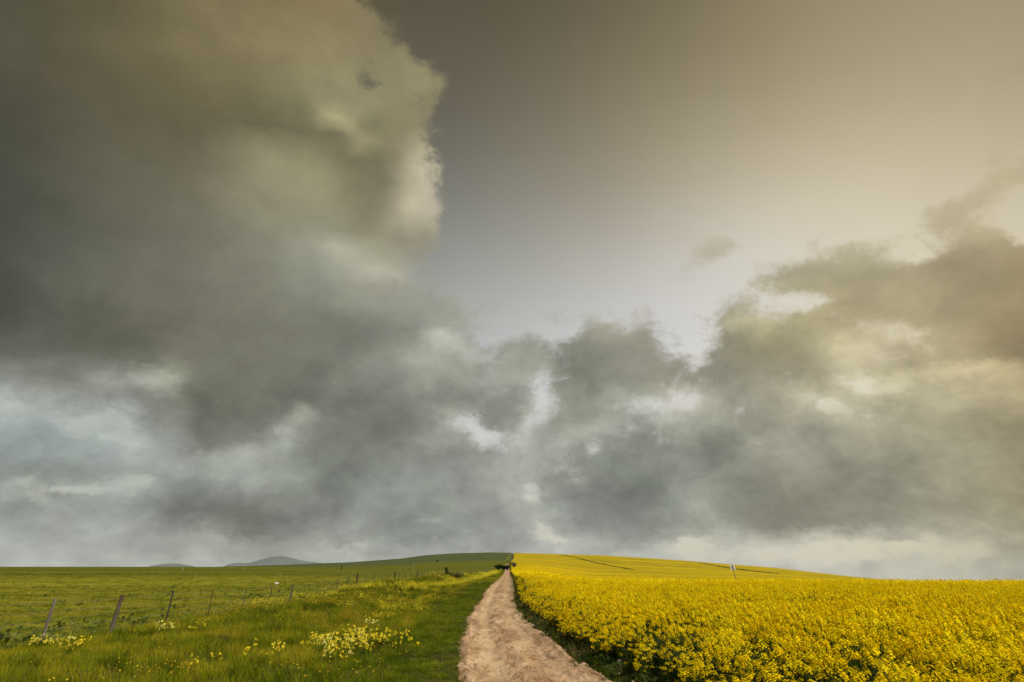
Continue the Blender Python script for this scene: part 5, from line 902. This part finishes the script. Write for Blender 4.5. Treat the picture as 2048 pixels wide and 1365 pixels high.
# stakes standing far out in the green field
def stake(x, y, h, r, mat, label, ln=0):
    z = float(height(x, y)); n = 5
    V, F = tube_mesh([(ln * h * k / 4 , random.uniform(-r, r) * .2, -.3 + (h + .3) * k / 4) for k in range(n)], [r * random.uniform(.85, 1.1) for _ in range(n)], 7, int(abs(x)), .1)
    o = mesh_obj('field_stake', V, F, mat, smooth=False); o.location = (x, y, z); tag(o, label, 'stake', 'stakes standing far out in the green field')
stake(-94.7, 161.4, 1.0, .055, M_PALE, 'short pale stake on the field skyline beneath the small left hill')
stake(-82.8, 173, 1.0, .055, M_PALE, 'short pale stake in the field just below the shoulder of the peaked hill')
stake(-79.4, 261, 2.0, .28, M_POSTD, 'stout dark stake far out in the field, the thickest of the far stakes')
stake(-49.8, 249.5, 1.8, .06, M_PALE, 'pale stake second to the left of the tallest far pole')
stake(-46.9, 248.7, 1.6, .05, M_PALE, 'slim pale stake immediately left of the tallest far pole')
stake(-42.3, 241.2, 3.4, .07, M_PALE, 'tallest thin pale pole standing far out in the green field')

# ---------------------------------------------------------------- field sign
sx_, sy_ = 85.0, 214.0; gz = float(height(sx_, sy_))
sg = empty('field_sign', (sx_, sy_, gz), 'small white sign on a grey pole leaning in the rapeseed before the hill', 'sign')
sg.rotation_euler = (0, R(-6), R(-20))
M_WHITE = mat_plain('sign_white_paint', (.70, .71, .72), (.80, .80, .80), 3, .5, .3, .1); M_GREY = mat_plain('sign_dark_metal', (.08, .085, .09), (.15, .155, .16), 3, .5, .4, .1)
def box(a, b):
    (x0, y0, z0), (x1, y1, z1) = a, b
    V = [(x, y, z) for x in (x0, x1) for y in (y0, y1) for z in (z0, z1)]
    return V, [(0, 1, 3, 2), (4, 6, 7, 5), (0, 4, 5, 1), (2, 3, 7, 6), (0, 2, 6, 4), (1, 5, 7, 3)]
top = 1.8 + 230 * .0150 - gz
V, F = tube_mesh([(0, 0, -.5), (0, 0, 1), (0, 0, top - .1)], [.13, .13, .12], 8); mesh_obj('pole', V, F, M_GREY, parent=sg)
V, F = box((-.85, -.22, top - 1.75), (.85, -.16, top)); o = mesh_obj('panel', V, F, M_WHITE, parent=sg)
V, F = box((-.24, -.27, top - 1.72), (.24, -.225, top - .1)); mesh_obj('bracket', V, F, M_GREY, parent=sg)

# ---------------------------------------------------------------- shrubs
M_BUSH = mat_leafy('dark_bush_leaf', [(.3, rgb(.006, .009, .004)), (.7, rgb(.022, .030, .010))], 1.0, .15, .2)
M_GBUSH = mat_leafy('grey_bush_leaf', [(.3, rgb(.06, .07, .045)), (.7, rgb(.14, .15, .10))], 1.0, .2, .2)
M_BBUSH = mat_leafy('brown_bush_leaf', [(.3, rgb(.045, .038, .012)), (.7, rgb(.12, .09, .03))], 1.0, .2, .2)
M_GULLYB = mat_leafy('green_bush_leaf', [(.3, rgb(.02, .035, .008)), (.7, rgb(.05, .07, .015))], 1.0, .2, .2)
M_TRUNK = mat_plain('bush_wood', (.02, .016, .012), (.06, .05, .04), 6)
def shrub(x, y, w, h, mat, label, group=None, lobes=None, n=900, leaf=.12, flat_=1.0, name='shrub'):
    z = float(height(x, y)); e = empty(name, (x, y, z), label, 'shrub', group)
    lobes = lobes or [(random.uniform(-.32, .32) * w, random.uniform(-.3, .3) * w, h * random.uniform(.35, .7), w * random.uniform(.22, .34), h * random.uniform(.22, .34)) for _ in range(9)]
    t_ = Tm(); V = []; F = []
    for i in range(n):
        lx, ly, lz, lr, lh = random.choice(lobes); d_ = Vector((random.gauss(0, 1), random.gauss(0, 1), random.gauss(0, 1))).normalized() * random.random() ** .4
        t_.card((lx + d_.x * lr, ly + d_.y * lr, max(.03, lz + d_.z * lh)), leaf * random.uniform(.6, 1.3), (random.gauss(0, 1), random.gauss(0, 1), random.gauss(0, 1)), 0, .6)
    mesh_obj('foliage', t_.v, t_.f, mat, parent=e)
    for lx, ly, lz, lr, lh in lobes:
        v, f = tube_mesh([(lx * .1, ly * .1, -.1), (lx * .45, ly * .5, lz * .5), (lx, ly, lz)], [.05 * h, .035 * h, .012 * h], 5, int(lx * 100), .1)
        F += [tuple(i + len(V) for i in q) for q in f]; V += v
    mesh_obj('stems', V, F, M_TRUNK, parent=e)
random.seed(21)
shrub(-10.9, 93, 1.9, 1.75, M_BUSH, 'upright black tattered bush standing on the fence line', None,
      [(0, 0, 1.35, .30, .32), (.05, 0, .9, .34, .3), (-.25, 0, .45, .5, .35), (.45, 0, .55, .35, .3), (.85, 0, .62, .14, .12), (-.7, 0, .5, .16, .3), (.2, 0, .25, .6, .25)], 1300, .12)
shrub(-9.8, 96, 3.4, .95, M_BBUSH, 'low brown sprawling bush beside the tattered black bush', None, None, 1300, .12)
rb = 'dark bushes in the row where the track ends'
shrub(-6.0, 246, 3.4, 3.0, M_BUSH, 'left and tallest of the dark rounded bushes where the track ends', rb, None, 1500, .28)
shrub(-3.9, 247, 2.8, 2.5, M_BUSH, 'middle and lower one of the dark bushes where the track ends', rb, None, 1300, .28)
shrub(-2.0, 247.5, 2.2, 2.8, M_BUSH, 'right one of the dark bushes, nearest the grey shrub', rb, None, 1200, .26)
shrub(.9, 264, 2.6, 3.8, M_GBUSH, 'pale grey green shrub at the corner of the rapeseed field', None, None, 1200, .26)
shrub(-48.3, 361, 1.6, 1.1, M_BUSH, 'solitary tiny dark bush in the green field on the hill', None, None, 400, .25)
shrub(-.25, 178, 1.0, .8, M_GULLYB, 'small round green bush at the crop edge near the end of the track', None, None, 500, .14)
# weeds running up the field boundary on the hill
def drift_mesh():
    t = Tm()
    for i in range(26):
        a = random.uniform(0, 6.28); q = .45 * math.sqrt(random.random()); z = random.uniform(.35, .75)
        t.card((q * math.cos(a), q * math.sin(a), z), random.uniform(.045, .075), rdir(.8), 0)
    for i in range(22): t.blade((random.uniform(-.4, .4), random.uniform(-.4, .4), 0), random.uniform(0, 6.28), random.uniform(.3, .6), .02, .5, 1, 2)
    return t
def near_drift():
    t = Tm()
    for i in range(9):
        x, y = random.uniform(-.3, .3), random.uniform(-.3, .3); z = random.uniform(.4, .68)
        t.tube([(x * .4, y * .4, 0), (x, y, z)], [.004, .002], 1)
        for k in range(4): t.flower((x + random.uniform(-.04, .04), y + random.uniform(-.04, .04), z + random.uniform(-.05, .03)), .044, rdir(.9), 0)
    for i in range(14): t.blade((random.uniform(-.3, .3), random.uniform(-.3, .3), 0), random.uniform(0, 6.28), random.uniform(.25, .5), .012, .5, 1, 2)
    return t
def blob(cx, cy, sx, sy, n, ang=0, sc=1.0, picks=(0, 1)):
    a = R(ang); u = rng.normal(0, sx, n); v = rng.normal(0, sy, n)
    x = cx + u * math.cos(a) - v * math.sin(a); y = cy + u * math.sin(a) + v * math.cos(a)
    k = x < track_l(y) - .6; x, y = x[k], y[k]; n = len(x); s = rng.uniform(.75, 1.25, n) * sc
    return np.stack([x, y, height(x, y), rng.uniform(0, 6.28, n), rng.normal(0, .1, n), rng.normal(0, .1, n), s, s, rng.choice(picks, n)], -1)
N_, F_ = (2, 3), (0, 1)
pm = np.concatenate([
    blob(-13.6, 40.5, 1.3, .8, 26, 0, .9, N_), blob(-12.9, 49, 1.5, .9, 60, 10, .9, N_), blob(-10.6, 47, 1.2, 1.2, 8, 0, .8, N_),
    blob(-9.2, 53, 1.0, 1.4, 80, 0, .95, N_), blob(-8.0, 61, 1.0, 2.0, 80, 0, .95, N_), blob(-6.6, 31.5, 1.0, 1.6, 22, 10, .8, N_), blob(-7.4, 35, .9, 2.4, 16, 0, .8, N_),
    blob(-8.0, 41, 1.6, 2.2, 30, -20, .8, N_), blob(-10, 26, .8, .9, 5, 0, .8, N_), blob(-13.4, 30, .5, .7, 6, 0, .8, N_), blob(-6.0, 28, .8, 1.2, 6, 0, .8, N_),
    blob(-7.4, 75, 1.0, 3, 60, 5, 1.0, F_), blob(-6.4, 93, .9, 5, 70, 6, 1.0, F_), blob(-9.4, 84, 1.2, 4, 50, 0, 1.1, F_), blob(-7.4, 112, 1.0, 4, 60, 6, 1.2, F_), blob(-6.2, 127, .9, 5, 60, 6, 1.2, F_),
    blob(-7.2, 148, 1.0, 6, 80, 4, 1.25, F_), blob(-5.8, 170, .9, 7, 80, 3, 1.25, F_), blob(-6.6, 198, 1.0, 8, 80, 3, 1.3, F_), blob(-6.0, 222, 1.0, 6, 50, 3, 1.3, F_),
    blob(-3.2, 300, .5, 14, 40, -2, 1.4, F_), blob(-2.6, 370, .5, 28, 50, -1, 1.5, F_), blob(-1.6, 455, .4, 22, 30, 0, 1.6, F_)])
ws = scatter('wild_mustard_drift', [drift_mesh(), drift_mesh(), near_drift(), near_drift()], [M_MUSTY, M_GRASS2, M_MUST], pm)
tag(ws, 'drifts of yellow wild mustard flowering along the verge and fence', 'wild mustard', kind='stuff')

# individual pale mustard plants
def mustard(x, y, h, w, nst, label, group=None):
    z = float(height(x, y)); e = empty('mustard_plant', (x, y, z), label, 'wildflower', group)
    S_ = Tm(); L_ = Tm(); B_ = Tm()
    for i in range(nst):
        a = random.uniform(0, 6.28); q = w * math.sqrt(random.random()); hh = h * random.uniform(.6, 1.05)
        p = (q * math.cos(a), q * math.sin(a), hh)
        S_.tube([(p[0] * .2, p[1] * .2, -.03), (p[0] * .6, p[1] * .6, hh * .5), p], [.006, .005, .003], 0, 4)
        for b in range(random.randint(1, 3)):
            a2 = random.uniform(0, 6.28); q2 = random.uniform(.04, .12); p2 = (p[0] + q2 * math.cos(a2), p[1] + q2 * math.sin(a2), hh + random.uniform(-.14, .02))
            S_.tube([(p[0] * .8, p[1] * .8, hh * .72), p2], [.003, .002], 0, 3)
            for k in range(random.randint(3, 6)): B_.flower((p2[0] + random.uniform(-.03, .03), p2[1] + random.uniform(-.03, .03), p2[2] + random.uniform(-.03, .025)), random.uniform(.028, .038), (random.gauss(0, .6), random.gauss(-.5, .6), .8), 0)
        for k in range(2): L_.leaf((p[0] * .3, p[1] * .3, hh * random.uniform(.1, .5)), random.uniform(0, 6.28), random.uniform(.10, .2), .06, .3, 0, .4)
    mesh_obj('stems', S_.v, S_.f, M_STEM, parent=e); mesh_obj('leaves', L_.v, L_.f, M_GRASS2, parent=e); mesh_obj('blossoms', B_.v, B_.f, M_MUST, parent=e)
random.seed(31)
mustard(-12.2, 15.3, .34, .28, 12, 'pale mustard plant blooming at the foot of the thin grey fence post')
mustard(-11.4, 15.1, .34, .30, 13, 'pale mustard plant blooming just beside the one at the grey fence post')
mustard(-10.7, 14.5, .32, .28, 10, 'pale mustard plant at the outer end of the patch by the grey post')
mustard(-11.0, 18.6, .38, .3, 11, 'pale mustard clump on the bank between the third and fourth fence posts')
mustard(-10.4, 19.2, .35, .25, 6, 'sparse mustard plant just behind the clump on the bank')
cl = 'wild mustard plants massed in the broad clump beside the track'; ll = 'pale yellow mustard plant massed in the broad clump on the verge left of the track'
for k in range(34):
    a = random.uniform(0, 6.28); q = math.sqrt(random.random()); mustard(-4.5 - .28 * 2.8 * q * math.sin(a) + .95 * q * math.cos(a), 16.0 + 2.9 * q * math.sin(a), random.uniform(.36, .55), .30, random.randint(4, 8), ll, cl)
mustard(-3.0, 15.9, .5, .24, 6, 'mustard plant on the track side of the broad clump')
mustard(-2.6, 15.2, .42, .2, 3, 'sparse mustard plant nearest the track edge')
mustard(-5.5, 13.9, .5, .25, 8, 'bright mustard plant just left of the broad clump')
mustard(-6.0, 14.9, .42, .22, 5, 'thin mustard plant behind the bright one left of the broad clump')
mustard(-6.3, 12.3, .55, .3, 5, 'spindly few flowered mustard plant in the near grass below the third post')
mustard(-5.6, 12.6, .5, .25, 3, 'straggling mustard plant with three stalks in the near grass')
mustard(-5.2, 21.5, .5, .3, 9, 'mustard plant on the rise behind the broad clump')

# ---------------------------------------------------------------- small things
def stone(x, y, s, mat, label, name='stone', cat='stone', seed=1):
    bm = bmesh.new(); bmesh.ops.create_icosphere(bm, subdivisions=3, radius=1)
    for v in bm.verts:
        n_ = fbm(v.co.x * 1.3 + seed, v.co.y * 1.3 + v.co.z * 1.7, 3); v.co *= 1 + .5 * float(n_); v.co.x *= s[0]; v.co.y *= s[1]; v.co.z *= s[2]
    me = bpy.data.meshes.new(name); bm.to_mesh(me); bm.free(); me.materials.append(mat)
    o = bpy.data.objects.new(name, me); COL.objects.link(o); o.location = (x, y, float(height(x, y)) + .06 + s[2] * .4); o.rotation_euler = (0, .2, seed); tag(o, label, cat)
M_STONE = mat_plain('pink_stone', (.42, .30, .24), (.60, .47, .40), 12, .9, .1, .6)
M_BAG = mat_plain('white_scrap', (.72, .74, .74), (.82, .82, .80), 12, .6, .2, .5)
stone(2.12, 13.4, (.045, .03, .07), M_STONE, 'small upright pinkish stone at the edge of the rapeseed', seed=1)
stone(2.35, 13.0, (.10, .06, .05), M_STONE, 'flat pinkish stone lying by the weeds at the track edge', seed=4)
stone(-34.2, 82, (.19, .12, .13), M_BAG, 'left piece of crumpled white scrap lying in the green field', 'plastic_scrap', 'litter', 6)
stone(-33.75, 81.6, (.14, .12, .13), M_BAG, 'right piece of crumpled white scrap lying in the green field', 'plastic_scrap', 'litter', 9)

# dark weedy gullies crossing the rapeseed on the hill
M_GULLY = mat_leafy('gully_weed', [(.3, rgb(.045, .055, .018)), (.7, rgb(.12, .12, .03))], .15, .2, .3)
def gully(line, wid):
    L = np.array(line, float); s = np.linspace(0, len(L) - 1, 130)
    x = np.interp(s, np.arange(len(L)), L[:, 0]) + .8 * vnoise(s * 9, s * 0); y = np.interp(s, np.arange(len(L)), L[:, 1]) + 2.5 * vnoise(s * 7, s * 0 + 4)
    w = np.interp(s, np.arange(len(L)), wid) * (1 + 1.1 * vnoise(s * 12, s * 0 + 8)) * np.clip(np.minimum(s, len(L) - 1 - s) * 6, .15, 1)
    dx = np.gradient(x); dy = np.gradient(y); n = np.hypot(dx, dy); nx, ny = -dy / n, dx / n
    t_ = Tm()
    for i in range(len(s)):
        for k in range(int(max(0, 13 * (1 + 1.6 * float(vnoise(s[i] * 14, 3.3)))))):
            q = random.uniform(-1, 1) * w[i]; u = random.uniform(-.5, .5)
            px_, py_ = x[i] + nx[i] * q + dx[i] * u, y[i] + ny[i] * q + dy[i] * u
            t_.card((px_, py_, float(height(px_, py_)) + random.uniform(.95, 1.3)), random.uniform(.35, .8), (random.gauss(0, .5), random.gauss(-.3, .5), 1), 0, .7)
    return t_
M_GPTS = [((46.6, 538), (55, 450), (61.2, 388), (71.6, 333)), ((162, 488), (159.5, 429), (154.4, 380), (158, 335))]
g1 = gully(M_GPTS[0], (.4, .9, .7, .3)); g2_ = gully(M_GPTS[1], (.7, 2.8, 3.0, .6))
for gm, lab in ((g1, 'narrow dark weedy strip climbing the rapeseed hill nearest the boundary'), (g2_, 'wider dark weedy strip on the rapeseed hill behind the sign')):
    o = mesh_obj('weedy_strip', gm.v, gm.f, M_GULLY); tag(o, lab, 'weeds', kind='stuff')
# ---------------------------------------------------------------- haze
V, F = box((-6400, -6400, -420), (6400, 6400, 190))
hz = mesh_obj('haze', V, F, []); tag(hz, kind='stuff', label='thin pale haze lying over the fields and far hills', cat='haze')
hm = bpy.data.materials.new('haze_air'); hm.use_nodes = True; T = NT(hm.node_tree); T.n.clear()
pv = T.new('ShaderNodeVolumePrincipled'); pv.inputs['Color'].default_value = rgb(.80, .84, .86); pv.inputs['Density'].default_value = 3.2e-5; pv.inputs['Anisotropy'].default_value = .2
T.l.new(pv.outputs[0], T.new('ShaderNodeOutputMaterial').inputs[1]); hz.data.materials.clear(); hz.data.materials.append(hm)
